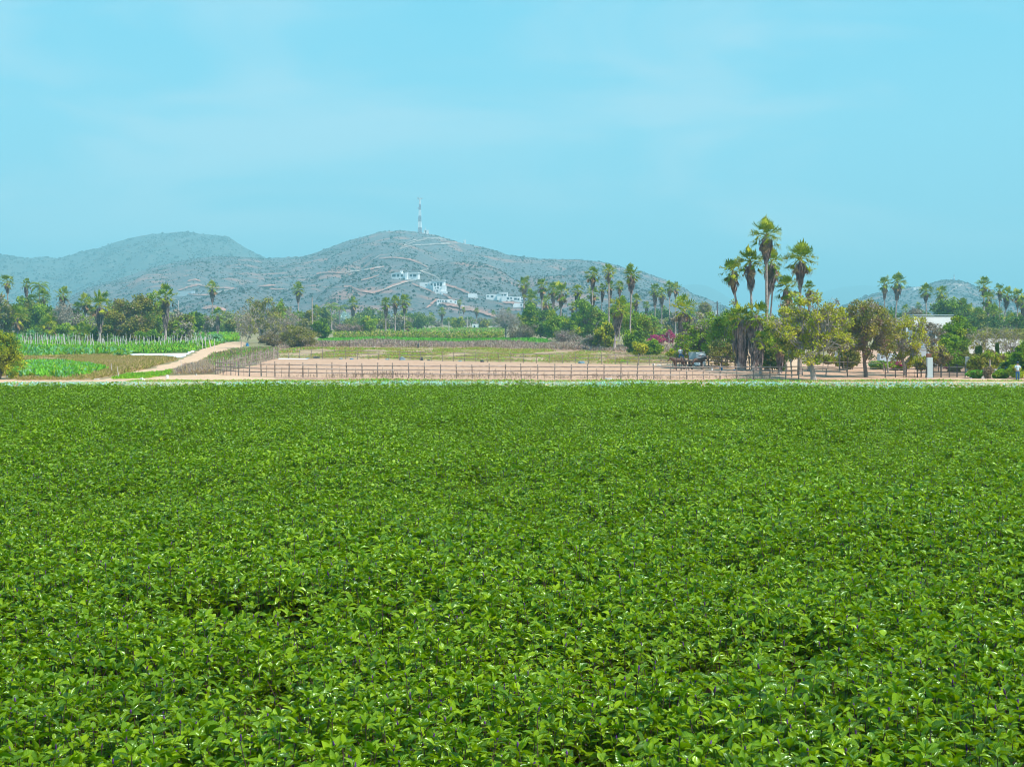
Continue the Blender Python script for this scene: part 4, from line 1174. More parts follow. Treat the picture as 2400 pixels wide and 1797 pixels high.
# agaves: rosettes of stiff leaves
def agave(x, base, r, label):
    Y = gy(base); u = Y / F * r
    n_ = 26; O = np.zeros((n_, 3)); D = rand_dirs(n_, .9); D[:, 2] = np.abs(D[:, 2]) + .15
    V, Fc = kites(O, D, rand_dirs(n_), u * rng.uniform(.8, 1.1, n_), u * .22, -.05, .35)
    o_ = obj('agave', [(V, Fc, 0)], G['blue'], loc=gp(x, base))
    tag(o_, label, 'agave', 'agaves along the garden terrace')
agave(1543, 814, 11, 'leftmost large agave under the bougainvillea')
agave(1557, 816, 12, 'second large agave under the bougainvillea')
agave(1574, 815, 11, 'agave left of the massive skirted palm')
agave(1612, 816, 9, 'agave just right of the massive skirted palm')
agave(1519, 814, 8, 'small agave left of the agave row behind the bushes')

# cypresses
def cypress(x, top, base, hw, label):
    Y = gy(base); u = Y / F; h = (base - top) * u; w = hw * u
    n_ = 900; z = rng.random(n_) ** .8; az = rng.uniform(0, 6.28, n_)
    pr = np.minimum(z * 6, (1 - z) ** .5 * 1.15).clip(0, 1) * w * rng.uniform(.6, 1.05, n_)
    O = np.stack([np.cos(az) * pr, np.sin(az) * pr, z * h * .95], 1)
    D = np.stack([np.cos(az) * .4, np.sin(az) * .4, np.ones(n_)], 1) + rng.normal(size=(n_, 3)) * .2
    V, Fc = kites(O, D, rand_dirs(n_), .35, .13, .05)
    root = empty('cypress', gp(x, base), 0, label, 'cypress', 'slim cypresses in the walled garden')
    obj('crown', [(V, Fc, 0)], G['dark'], root)
    obj('trunk', tubes([([(0,0,-.1),(0,0,h*.8)], [.09,.03])], 6), M['bark'], root)
cypress(2290, 814, 872, 4.0, 'left of two close cypresses right of the second gate pillar')
cypress(2297, 812, 873, 4.6, 'right of two close cypresses right of the second gate pillar')
cypress(2337, 805, 866, 3.6, 'slim cypress standing free before the white wall')
cypress(2374, 814, 860, 3.6, 'cypress left of the standing person')
cypress(2387, 812, 860, 3.2, 'short cypress above the standing person')

# far row of trees on the plain: individuals from a few kinds
KINDS = []
for k, (hw, hh, th, lf) in enumerate([(5.5,3.6,4.6,('far','dark')),(4.2,4.0,5.2,('far','olive')),(7.0,3.4,4.0,('far','grey')),(4.5,3.0,3.4,('far','bright')),(6.0,4.4,5.4,('dark','far')),(3.6,3.0,3.6,('grey','far'))]):
    root = empty('scrub_tree', (0, -500 - k * 20, -60)); 
    tm, cmh = tree_meshes(hw, hh, th, nclump=30, leaves=42, lsize=1.05, leaf=lf, twigs=1, clump=.3, shell=.55, seed=900 + k, limb_r=.25)
    obj('trunk', tm, None, root); obj('crown', cmh, None, root)
    KINDS.append(root)
def far_tree(x, base, s, label, group, kind=None):
    k = KINDS[kind if kind is not None else random.randrange(len(KINDS))]
    c = copy_tree(k)
    c.location = gp(x, base); c.scale = (s * random.uniform(.85, 1.2), s, s * random.uniform(.8, 1.15)); c.rotation_euler = (0, 0, random.uniform(0, 6.28))
    adj = ('dark broad','tall olive','wide greyish','low bright green','tall dark','small greyish')[KINDS.index(k)]
    tag(c, adj + ' tree in the far belt ' + label, 'tree', adj + ' trees in the far belt ' + label)
zones = [(-40,250,770,783,30,'behind the left palms'),
         (250,560,766,785,34,'behind the round olive tree and dirt road'),
         (560,760,764,784,24,'behind the twiggy middle trees'),
         (760,1010,762,776,36,'behind the three palms in a row'),
         (1010,1230,762,768,26,'on the plain below the white villas'),
         (1230,1500,768,788,24,'behind the central palm grove'),
         (1500,1720,764,786,26,'behind the bougainvillea and trailer'),
         (1720,2060,764,790,22,'behind the tall right palm group'),
         (2060,2440,768,792,40,'behind the white walled house')]
for x0, x1, b0, b1, n_, lab in zones:
    for q in range(n_):
        x = x0 + (x1 - x0) * (q + random.uniform(.1, .9)) / n_
        b = random.uniform(b0, b1)
        s = random.uniform(.55, 1.0) * (.75 if 1010 <= x0 < 1230 else 1)
        far_tree(x, b, s, lab, lab)
for k in KINDS:
    for ch in list(k.children): bpy.data.objects.remove(ch)
    bpy.data.objects.remove(k)

# ------------------------------------------------------------------ ground cover
def cover(name, pix, n_, leaf, h, label, cat='ground cover', w=.35, up=1.2, wid=.5, z0=0.0, n_per=3, patchy=None):
    q = scatter(pix, n_)
    if patchy is not None:
        dn = np.array([mnoise.fractal(Vector((a * .16, b * .07, 6.1)), 1, 2.2, 3) for a, b in q])
        q = q[dn + rng.normal(size=len(q)) * .08 > patchy]
    P = np.repeat(np.concatenate([q, np.full((len(q), 1), z0)], 1), n_per, 0)
    k = len(P)
    P[:, :2] += rng.normal(size=(k, 2)) * w * .4
    hn = np.array([mnoise.noise(Vector((a * .12, b * .05, 4.4))) for a, b in q]); hn = np.repeat(1 + .6 * hn, n_per)
    D = rand_dirs(k, up); D[:, 2] = np.abs(D[:, 2])
    P[:, 2] += rng.uniform(0, h * .45, k) * hn
    L = h * rng.uniform(.5, 1.1, k) * hn
    V, Fc = kites(P, D, rand_dirs(k) + np.array([0, -.3, .6]), L, L * wid, .08, .5)
    o_ = obj(name, [(V, Fc, rng.integers(0, len(leaf), k))], [G[g] for g in leaf])
    return tag(o_, label, cat, kind='stuff')
cover('pale_crop', [(-200,908),(-200,899),(60,898),(130,897),(420,895),(1200,896),(2600,897.5),(2600,914),(1200,914)], 24000, ('sage','sage','greengrass','olive'), .15, 'strip of pale blue-green low crop between basil and road', wid=.6, up=.5)
cover('verge_grass', [(300,893.5),(420,892),(700,893),(1500,894),(2500,892),(2500,895),(1200,896),(300,896)], 5000, ('meadow','greengrass'), .22, 'thin green-yellow grass edge along the sandy road')
cover('meadow_grass', [(-60,884),(-60,829),(200,834),(330,837),(405,841),(413,845),(350,863),(290,877),(230,888),(120,888)], 30000, ('meadow','straw','meadow','olive'), .42, 'brownish meadow grass left of the dirt road', wid=.25, patchy=-.3)
cover('leafy_crop', [(30,886),(26,864),(75,851),(130,853),(215,860),(245,872),(200,886),(130,890)], 6500, ('blue','greengrass','bright','greengrass'), .62, 'bluish green broad-leaved crop patch behind the road', wid=.5)
cover('vine_crop', [(-60,828),(-60,805),(516,807),(446,825),(320,828),(180,833)], 16000, ('greengrass','bright','greengrass','dark'), .8, 'low green crop beneath the wooden stakes', wid=.45)
cover('vine_edge_crop', [(20,836),(20,826),(300,828),(300,834),(180,837)], 2600, ('blue','greengrass','bright'), .9, 'taller blue-green plants along the front of the staked crop', wid=.5)
cover('rear_crop', [(-60,803.5),(-60,790),(340,792),(520,797),(525,806)], 9000, ('blue','greengrass','brown','greengrass'), 1.3, 'blue-green crop behind the stakes under the palms', wid=.4)
cover('green_verge', [(262,889.5),(300,881),(380,876.5),(404,871),(412,875),(345,887)], 2600, ('greengrass','bright'), .3, 'bright green weeds in the fork of the dirt road', wid=.4)
cover('dry_brush', [(405,880),(418,874),(440,862),(480,847),(500,850),(505,877)], 3000, ('purple','straw','grey'), .6, 'dry brown brush left of the corral corner', wid=.10, up=1.8)
cover('dry_bank', [(480,848),(500,836),(545,824),(600,819),(650,818),(645,838),(505,868)], 5200, ('meadow','brown','greengrass','purple'), .6, 'mixed dry and green weeds on the bank behind the picket fence', wid=.22)
cover('fallow_grass', [(655,838.5),(655,822),(700,816),(1100,816),(1600,829),(1586,850),(1460,853),(1190,848.5),(850,841)], 20000, ('meadow','olive','greengrass','meadow'), .34, 'olive grass on the fallow strip behind the corral', wid=.3, patchy=-.12)
cover('purple_brush', [(640,819),(700,806),(900,806),(1290,807),(1420,812),(1600,823),(1590,828),(1100,816),(700,814)], 13000, ('purple','brown','grey'), .9, 'purplish dry brush along the far wire fence', wid=.14, up=1.2)
cover('green_plot_crop', [(742,802.5),(750,795),(1236,795),(1290,801),(1280,804)], 9000, ('greengrass',), .5, 'narrow bright green crop plot behind the wire fence', wid=.5)
cover('side_plot_crop', [(458,800),(462,786),(562,784),(556,800)], 5000, ('greengrass','bright'), .8, 'small green plot left of the scraggy grey tree', wid=.5)
cover('far_plot_crop', [(870,778),(935,772),(1180,772),(1185,779)], 7000, ('greengrass','meadow'), .8, 'distant green plot below the white villas', wid=.6)
cover('slope_weeds', [(1420,850),(1420,818),(1500,806),(1640,806),(1800,812),(1860,850),(1760,862),(1600,856)], 6000, ('brown','meadow','purple','straw'), .35, 'dry weeds on the garden slope', wid=.2)
cover('corral_weeds', [(650,886),(1000,885),(1500,888),(1820,889),(1820,891),(1500,891),(1000,889),(650,888)], 420, ('brown','purple'), .55, 'sparse dry weeds at the front corral fence', wid=.06, up=1.6, n_per=6)
cover('road_weeds', [(40,889),(120,888),(220,890),(220,892),(40,892)], 500, ('straw','olive'), .3, 'dry weeds at the left end of the sandy road', wid=.2)
q_ = [(x_, edge_y(x_) + .8) for x_ in np.linspace(-24, 24, 12)] + [(46, 128), (-46, 128)]
q = scatter(q_, 15000, True); zz = gz(q[:, 0], q[:, 1]); P = np.repeat(np.concatenate([q, zz[:, None]], 1), 3, 0); k = len(P)
D = rand_dirs(k, 1.0); D[:, 2] = np.abs(D[:, 2]); L = rng.uniform(.15, .34, k)
V, Fc = kites(P, D, rand_dirs(k) + np.array([0, -.3, .6]), L, L * .35, .08, .5)
tag(obj('bank_grass', [(V, Fc, rng.integers(0, 3, k))], [G['meadow'], G['greengrass'], G['straw']]), 'grass on the bank falling away behind the basil field', 'grass', kind='stuff')
# tall maize-like rows, in two blocks with a gap
for pix, lb in (([(784,794.5),(786,791),(1032,791),(1034,794.5)], 'dense dark green crop row left of the gap behind the bright plot'), ([(1040,796),(1042,792),(1178,792),(1180,796)], 'yellowish tall crop row right of the gap behind the bright plot')):
    n_ = 1500 if 'left' in lb else 900
    q = scatter(pix, n_); k = len(q) * 8
    P = np.repeat(np.concatenate([q, np.zeros((len(q), 1))], 1), 8, 0); P[:, 2] = rng.uniform(.05, 1.5, k); P[:, :2] += rng.normal(size=(k, 2)) * .25
    D = rand_dirs(k, .5)
    V, Fc = kites(P, D, rand_dirs(k), rng.uniform(.4, .95, k), .22, .25, .5)
    lf = [G['dark'], G['bright'], G['yellow'] if 'right' in lb else G['bright'], G['straw'] if 'right' in lb else G['dark']]
    o_ = obj('crop_row', [(V, Fc, rng.integers(0, 4, k))], lf); tag(o_, lb, 'crop row', kind='stuff')

# ------------------------------------------------------------------ object materials
M['wood'] = solid('weathered_wood', [(.23,.16,.13),(.36,.27,.23),(.50,.41,.36)], 3, .85, .5, 20, spec=.15)
M['wood_dark'] = solid('dark_wood', [(.07,.05,.05),(.15,.11,.10)], 3, .85, .5, 20, spec=.15)
M['stake'] = solid('pale_stick', [(.50,.42,.40),(.74,.66,.62)], 1.5, .85, .3, 20, spec=.1)
M['wall'] = solid('white_wall', [(.74,.75,.74),(.84,.84,.83)], .35, .8, 0, 4, spec=.2, fine=(.9, [(.68,.68,.66),(.86,.86,.85)], .3))
M['wall_grey'] = solid('grey_wall', [(.44,.51,.57),(.54,.61,.66)], .4, .85, 0, 5, spec=.15)
M['glass'] = solid('window_glass', [(.02,.035,.05),(.05,.08,.10)], .5, .12, 0, spec=.6)
M['tin'] = solid('grey_panel', [(.34,.42,.45),(.42,.50,.53)], .8, .5, 0, 4, spec=.4)
M['steel'] = solid('galvanised_steel', [(.35,.38,.42),(.5,.53,.56)], .3, .5, 0, spec=.5, metal=.3)
M['redwhite'] = None
M['iron'] = solid('black_iron', [(.02,.02,.022),(.04,.04,.042)], 4, .5, 0, spec=.4)
M['black'] = solid('black_plastic', [(.015,.018,.022),(.05,.06,.07)], 3, .45, .5, 8, spec=.5)
M['tarp'] = solid('blue_grey_tarp', [(.10,.20,.27),(.32,.42,.48)], 2, .5, .5, 6, spec=.5)
M['pillar'] = solid('pale_pillar', [(.46,.54,.55),(.54,.61,.61)], .9, .8, 0, 6, spec=.2)
M['terracotta'] = solid('rusty_box', [(.24,.085,.04),(.36,.15,.08)], 5, .8, .3, 15, spec=.2)
M['redpaint'] = solid('mast_red', [(.36,.10,.09),(.46,.16,.14)], .3, .7, 0, spec=.2)
M['whitepaint'] = solid('mast_white', [(.78,.79,.8),(.86,.86,.86)], .3, .6, 0, spec=.3)
M['roof_pale'] = solid('pale_roof', [(.62,.58,.52),(.76,.72,.66)], .3, .8, .1, 2)
M['blue'] = solid('blue_plastic', [(.01,.12,.30),(.02,.20,.42)], 2, .5, 0, spec=.4)
M['stone'] = solid('pale_stone', [(.55,.50,.46),(.80,.76,.72)], 2, .9, .5, 5)
M['skin'] = solid('skin', [(.40,.22,.15),(.50,.29,.20)], 6, .6, 0, coord='obj')
M['shirt'] = solid('pale_shirt', [(.55,.68,.76),(.74,.82,.86)], 5, .85, .3, 20, coord='obj')
M['shirtw'] = solid('white_shirt', [(.70,.70,.72),(.82,.82,.82)], 5, .85, .3, 20, coord='obj')
M['jeans'] = solid('blue_jeans', [(.03,.09,.20),(.07,.17,.32)], 5, .85, .3, 20, coord='obj')
M['hair'] = solid('dark_hair', [(.02,.015,.015),(.05,.035,.03)], 8, .7, 0, coord='obj')
M['cap'] = solid('blue_cap', [(.03,.10,.22),(.06,.16,.30)], 8, .8, 0, coord='obj')
M['horse'] = solid('dark_bay_coat', [(.07,.035,.027),(.15,.075,.05)], 3, .6, 0, spec=.3, coord='obj')
M['paint_sign'] = solid('red_stripe', [(.32,.02,.03),(.40,.05,.06)], 2, .6, 0)

def irr(a, b, r0, r1, wob=.03, k=5, n=6):
    a, b = Vector(a), Vector(b); P = []
    for i in range(k):
        t = i / (k - 1); q = a.lerp(b, t)
        if 0 < i < k - 1: q += Vector((random.uniform(-wob, wob), random.uniform(-wob, wob), random.uniform(-wob, wob)))
        P.append(tuple(q))
    return tubes([(P, np.linspace(r0, r1, k))], n)

def line_pts(pix, step):
    """evenly spaced ground points along a line given by photo points"""
    W_ = [gp(a, b) for a, b in pix]; out_ = [W_[0]]; rest = step
    for a, b in zip(W_, W_[1:]):
        L = (b - a).length; d = rest
        while d <= L: out_.append(a.lerp(b, d / L)); d += step
        rest = d - L
    return out_

def fence(pix, step, h, rails, label, mat_='wood', pr=.055, rr=.045, pickets=0, name='rail_fence', jit=.12, cat='fence'):
    P = line_pts(pix, step)
    root = empty(name, P[0], 0, label, cat)
    o0 = P[0]
    for p in P:
        q = p - o0
        hh = h * random.uniform(.93, 1.07)
        obj('post', irr((q.x, q.y, -.2), (q.x + random.uniform(-.07, .07), q.y, hh), pr * random.uniform(.85, 1.25), pr * .85, .015, 4), M[mat_], root)
    for z in rails:
        pts_ = []
        for p in P:
            q = p - o0; pts_.append((q.x, q.y - .06, h * z + random.uniform(-.025, .025)))
        obj('rail', tubes([(pts_, rr)], 6), M[mat_], root)
    if pickets:
        for a, b in zip(P, P[1:]):
            for k in range(pickets):
                if random.random() < .35: continue
                q = a.lerp(b, (k + random.uniform(.35, .65)) / pickets) - o0
                obj('picket', irr((q.x, q.y - .03, -.1), (q.x + random.uniform(-.05, .05), q.y - .03, h * random.uniform(.6, .74)), .022, .018, .01, 4, 5), M[mat_], root)
    return root

fence([(506,877.5),(560,881),(600,882.5),(740,885),(900,887),(1160,889),(1500,890),(1834,890),(1872,889)], 1.62, 1.55, (.82,.56,.31), 'long weathered wooden rail fence along the near side of the sandy corral', pickets=1, rr=.058, pr=.065)
fence([(650,840),(850,842.5),(1190,850),(1460,854.5),(1592,859)], 1.87, 1.42, (.86,.56,.26), 'rear wooden rail fence on the far side of the corral', pr=.05, rr=.035)
fence([(2075,885.5),(2110,885),(2150,885),(2176,886)], 1.15, 1.15, (.78,.42), 'low crooked stick fence left of the gate pillar', 'wood_dark', .06, .04, pickets=2)
fence([(1880,880),(1950,882),(1995,884),(2030,884)], 2.7, .85, (.85,), 'low single-rail fence beneath the fork tree', 'wood', .06, .05)
fence([(1875,868),(1960,868),(2080,872)], 2.6, 1.1, (.9,.35), 'thin two-rail fence across the yard behind the fork tree', 'wood', .045, .035)
fence([(1592,859),(1660,863),(1740,866),(1830,869)], 2.1, 1.55, (.9,.55,.2), 'dark wooden pen fence under the trees beside the white trailer', 'wood_dark', .07, .055)
fence([(1585,868),(1600,869),(1622,869)], 1.05, 1.7, (.85,.65,.42,.2), 'small tall animal pen panel with four rails near the trailer', 'wood_dark', .06, .04)
fence([(650,818),(900,816),(1100,816),(1290,818),(1430,822)], 4.6, 1.7, (.9,.5), 'thin wire fence with dark posts behind the fallow strip', 'wood_dark', .04, .012, name='wire_fence')

# close-set picket side of the corral
P = line_pts([(506,877.5),(650,840)], 1.05)
root = empty('picket_fence', P[0], 0, 'close-set upright picket fence along the left side of the corral', 'fence')
for p in P:
    q = p - P[0]
    obj('picket', irr((q.x, q.y, -.2), (q.x + random.uniform(-.08, .08), q.y, 1.55 * random.uniform(.85, 1.15)), .05, .04, .02, 4), M['wood'], root)
    for k in (1,):
        q2 = q + Vector((random.uniform(.1, .3), .5, 0))
        if random.random() < .5: obj('picket', irr((q2.x, q2.y, -.2), (q2.x + random.uniform(-.1, .1), q2.y, 1.5 * random.uniform(.8, 1.1)), .04, .03, .02, 4), M['wood'], root)
for z in (1.15, .6):
    obj('rail', tubes([([tuple((p - P[0]) + Vector((-.05, 0, z + random.uniform(-.03, .03)))) for p in P], .035)], 6), M['wood'], root)

# stakes in the left plot
proto = []
for k in range(5):
    h = 2.2
    proto.append(mesh('stake', irr((0, 0, -.3), (random.uniform(-.2, .2), random.uniform(-.1, .1), h), .065, .045, .04, 5, 5), M['stake']))
def stakes(n_, x0, x1, b0, b1, lab, hs):
    for q in range(n_):
        x = x0 + (x1 - x0) * (q + random.uniform(0, 1)) / n_
        o_ = obj('wooden_stake', random.choice(proto), None, loc=gp(x, random.uniform(b0, b1)))
        o_.scale = (1, 1, hs * random.uniform(.75, 1.2)); o_.rotation_euler = (random.uniform(-.08, .08), random.uniform(-.16, .16), random.uniform(0, 6))
        tag(o_, lab, 'stake', lab)
stakes(52, 48, 300, 813, 819, 'pale stakes of the front row in the left part of the staked crop', 1.0)
stakes(44, 50, 300, 805, 811, 'pale stakes of the back row in the left part of the staked crop', 1.0)
stakes(46, 300, 505, 812, 820, 'pale stakes of the front row in the right part of the staked crop', 1.0)
stakes(40, 300, 500, 804, 811, 'pale stakes of the back row in the right part of the staked crop', 1.0)
for x, b, lab in ((262,878,'single pale stake in the brown meadow near the dirt road'),(277,888,'lone short stake beside the sandy road on the left'),(425,866,'thin stick standing in the middle of the dirt road edge')):
    o_ = obj('wooden_stake', proto[1], None, loc=gp(x, b)); o_.scale = (.8, .8, .55); tag(o_, lab, 'stake')

# sheets of white plastic, bags, tarps and stones
def lump(name, x, base, w, h, mat_, label, cat, d=None, seed=1, flat=.0):
    Y = gy(base); u = Y / F; ww, hh = w * u / 2, h * u; dd = d or ww * .8
    bmv = []
    n1, n2 = 9, 14
    for a in range(n1 + 1):
        ph = a / n1 * math.pi / 2
        for b in range(n2):
            t = b / n2 * 2 * math.pi
            r = math.cos(ph) ** .6
            v = Vector((math.cos(t) * r, math.sin(t) * r, math.sin(ph)))
            s = 1 + .35 * mnoise.noise(v * 2.2 + Vector((seed * 3.1, seed, 0))) + .12 * mnoise.noise(v * 7 + Vector((seed, 0, 0)))
            bmv.append((v.x * ww * s, v.y * dd * s, v.z * hh * s - .03))
    V = np.array(bmv); i = np.arange(n1)[:, None] * n2; j = np.arange(n2)[None]
    Fc = np.stack([i + j, i + (j + 1) % n2, i + n2 + (j + 1) % n2, i + n2 + j], -1).reshape(-1, 4)
    o_ = obj(name, [(V, Fc, 0)], M[mat_], loc=gp(x, base)); tag(o_, label, cat); return o_
def sheet(pix, z, label, mat_='plastic', wav=.12):
    P_ = [tuple(gp(a, b)[:2]) for a, b in pix]; Q = densify(P_, 1.2, .5)
    c = np.mean(Q, 0)
    rings = [1, .8, .6, .4, .2]
    V = []
    for r in rings:
        for q in Q:
            w = c + (np.array(q) - c) * r
            V.append((w[0], w[1], z + (0 if r == 1 else wav * (.6 + mnoise.noise(Vector((w[0] * .8, w[1] * .5, 1)))))))
    V.append((c[0], c[1], z + wav * .6)); k = len(Q)
    Fc = [(a * k + b, a * k + (b + 1) % k, (a + 1) * k + (b + 1) % k, (a + 1) * k + b) for a in range(len(rings) - 1) for b in range(k)]
    tri = [((len(rings) - 1) * k + b, (len(rings) - 1) * k + (b + 1) % k, len(V) - 1) for b in range(k)]
    o_ = obj('plastic_sheet', [(V, Fc, 0), ]+[(V, tri, 0)], M[mat_]); tag(o_, label, 'plastic sheet')
sheet([(304,833.5),(306,830.5),(380,830),(380,834)], .06, 'left stretch of white plastic sheeting in front of the stakes')
sheet([(382,834),(382,830.5),(440,829),(436,836),(414,839),(404,835)], .06, 'middle stretch of white plastic sheeting in front of the stakes')
sheet([(440,827),(452,822),(458,822),(446,829),(438,832)], .06, 'small end of the white plastic sheeting by the dirt road')
sheet([(650,842.5),(652,840.6),(722,841.5),(722,843)], .04, 'white plastic strip at the left foot of the rear corral fence')
sheet([(15,884),(16,883),(52,883.2),(50,884.6)], .05, 'white curved strip on the ground by the left edge shrub', wav=.25)
sheet([(72,884),(76,880.5),(86,881.5),(114,889),(108,890)], .1, 'bluish crumpled tarp strip beside the sandy road on the left', 'tarp', .5)
sheet([(112,889.5),(118,888),(235,888.5),(235,889.6)], .03, 'long grey-white strip of plastic along the left road', 'plastic', .06)
for x, b, w, h, m, lab, cat in (
    (333,892.5,11,8,'stone','round white boulder at the left roadside','boulder'),
    (392,888,8,10,'stone','tall white boulder where the dirt road meets the sandy road','boulder'),
    (460,880,5,4,'stone','small white stone in the dry brush','stone'),
    (418,877,6,5,'stone','pale rubble stone beside the crumpled tarps','stone'),
    (262,890.5,6,2.5,'stone','low white stone at the start of the green verge','stone'),
    (397,876,13,5,'tarp','crumpled blue-grey tarp at the lower left of the dry brush','tarp'),
    (412,869,14,6,'black','black and teal plastic bundle left of the dry brush','plastic bundle'),
    (452,854,12,5,'tarp','grey tarp heap at the top left of the dry brush','tarp'),
    (470,850,10,6,'black','dark bundle at the top of the dry brush','plastic bundle'),
    (482,846,10,4,'tarp','pale blue crumpled sheet above the dry brush','tarp'),
    (508,833,6,4,'plastic','small white bag on the bank beside the road','bag'),
    (537,838,10,3,'plastic','white sheet scrap on the bank behind the picket fence','plastic scrap'),
    (580,811,7,7,'blue','blue barrel-like container by the scraggy tree','container'),
    (741,839.5,16,5,'black','largest black tarp bundle at the rear corral fence','tarp'),
    (722,840.5,10,2.5,'tarp','teal sheet just left of the largest black tarp bundle','tarp'),
    (799,841.5,10,3,'tarp','small blue-grey tarp, second bundle from the left at the rear fence','tarp'),
    (824,842.2,10,2.5,'blue','flat blue bundle at the rear corral fence','tarp'),
    (908,843,10,3,'tarp','flat grey sheet left of the round tarp bundle at the rear fence','tarp'),
    (943,843.5,13,7,'tarp','round blue-grey tarp bundle at the rear fence','tarp'),
    (988,844.5,9,8,'black','upright dark tarp bundle at the rear fence','tarp'),
    (1005,845,8,3,'black','low dark bundle next to the upright one','tarp'),
    (1130,848.5,10,5,'black','dark bundle at the rear fence right of the corral centre','tarp'),
    (1078,847,9,3,'tarp','flat tarp at the rear fence near the corral centre','tarp'),
    (1363,852,17,6,'tarp','long teal tarp bundle at the right part of the rear fence','tarp'),
    (1545,857,11,4,'stone','pinkish rubble at the right end of the rear fence','rubble'),
    (1532,856,6,5,'stone','pale rock by the right end of the rear fence','rock'),
    (824,812,9,3,'plastic','white scrap left of the pair beyond the fallow strip','plastic scrap'),
    (838,812.5,6,4,'plastic','small white scrap right of the other one beyond the fallow strip','plastic scrap'),
    (875,813.5,9,5,'plastic','larger white scrap beyond the fallow strip','plastic scrap'),
    (900,813,15,8,'black','dark mound beside the larger white scrap','tarp'),
    (1074,818,4,3,'stone','left small white stone on the line behind the fallow strip','stone'),
    (1112,818,4,3,'stone','right small white stone on the line behind the fallow strip','stone'),
    (2275,887,7,3,'stone','small pale rock at the right roadside below the second pillar','rock'),
    (2304,888,8,5,'stone','pinkish rock at the end of the grass mound','rock'),
    (2347,887,9,5,'stone','pale rock under the slanting post frame','rock'),
    (1590,880,0,0,'stone','',''),
    ):
    if lab: lump('boulder' if cat in ('boulder','rock','stone') else 'rubble_pile' if cat == 'rubble' else cat.replace(' ', '_'), x, b, w, h, m, lab, cat, seed=x * .13)
# dark bags hung on the wire fence
for x, b, w, h, lab in ((756,813,4,10,'left dark rag on the wire fence above the corral'),(822,808,9,9,'big black sack on the wire fence near the three palms'),(911,808,4,8,'narrow black sack on the wire fence, under the leftmost palm of three'),(932,806,4,6,'small black sack on the wire fence, under the middle palm of three'),(980,816,4,12,'tall dark sack on the wire fence near the crop gap'),(1004,812,8,10,'pair of hanging dark sacks on the wire fence'),(1026,809,8,8,'teal-black sack on the wire fence below the green plot'),(1073,807,6,5,'small dark bag on the wire fence mid row'),(1165,807,4,5,'little black bag on the wire fence left of the bare tree'),(1188,810,4,6,'thin dark bag on the wire fence below the bare tree'),(1211,812,5,9,'blue-black bag on the wire fence right of the bare tree'),(1256,814,6,11,'rightmost dark bag on the wire fence')):
    lump('sack', x, b, w, h, 'black', lab, 'sack', d=.3, seed=x * .07)

# white trough in the corral
Y = gy(890.5); u = Y / F
L_, r_ = 16.5 * u / 2, 3.8 * u
V = []; n1, n2 = 14, 9
for k in range(n1 + 1):
    t = k / n1 * 2 - 1
    s_ = (1 - abs(t) ** 3) ** .5 if abs(t) < 1 else 0
    for j in range(n2):
        a = math.pi * j / (n2 - 1)
        for off in (0,): V.append((t * L_, math.cos(a) * r_ * s_ * 1.1, r_ * (1.0 + .35 * t * t) - math.sin(a) * r_ * s_))
V2 = [(x * .95, y * .9, z + .05) for x, y, z in V]
i = np.arange(n1)[:, None] * n2; j = np.arange(n2 - 1)[None]
Fc = np.stack([i + j, i + j + 1, i + n2 + j + 1, i + n2 + j], -1).reshape(-1, 4)
V = np.array(V)
m_ = M['stone']
tag(obj('trough', [(V, Fc, 0), (np.array(V2), Fc[:, ::-1], 0)], M['wall'], loc=gp(1426, 891.5)), 'cream boat-shaped trough lying at the near corral fence', 'trough')

# ------------------------------------------------------------------ poles
def pole(x, top, base, r, label, name='wooden_pole', mat_='wood', arm=False, cat='pole', tf=False):
    Y = gy(base); h = (base - top) * Y / F
    root = empty(name, gp(x, base), 0, label, cat)
    obj('shaft', irr((0, 0, -.3), (random.uniform(-.06, .06), 0, h), r * 1.15, r * .8, .02, 6, 8), M[mat_], root)
    if arm: obj('crossarm', [(*box((0, -.15, h - .5), (1.8, .1, .12)), 0)], M[mat_], root)
    if tf:
        obj('transformer', tubes([([(-.45, -.1, h - 3.2), (-.45, -.1, h - 2.3)], .32)], 10), M['tin'], root)
        obj('insulator', tubes([([(0, 0, h), (0, 0, h + .25)], .05)], 6), M['tin'], root)
    return root
pole(732,698,790,.17,'tall bare wooden pole left of the bushy pole palm')
pole(732.5,778,791,.28,'short thick pale post base beside the tall bare pole', 'post', cat='post')
pole(1681,706,800,.16,'dark utility pole with transformer behind the spreading green tree', 'utility_pole', 'wood_dark', True, tf=True)
pole(1052,752,784,.13,'pale thin pole between the crop rows and the plain', 'utility_pole', 'stake')
pole(1095,742,770,.16,'pale concrete pole left of the twin slim palm', 'utility_pole', 'stake')
pole(1103,757,772,.14,'short pale pole beside the concrete pole', 'utility_pole', 'stake')
pole(1006,746,768,.10,'thin pole on the plain left of the small round palm', 'utility_pole', 'stake')
pole(418,704,790,.09,'thin pole right of the long-skirted palm against the hill', 'utility_pole', 'stake')
pole(1568,780,812,.05,'slim metal pole right of the bougainvillea', 'metal_pole', 'steel')

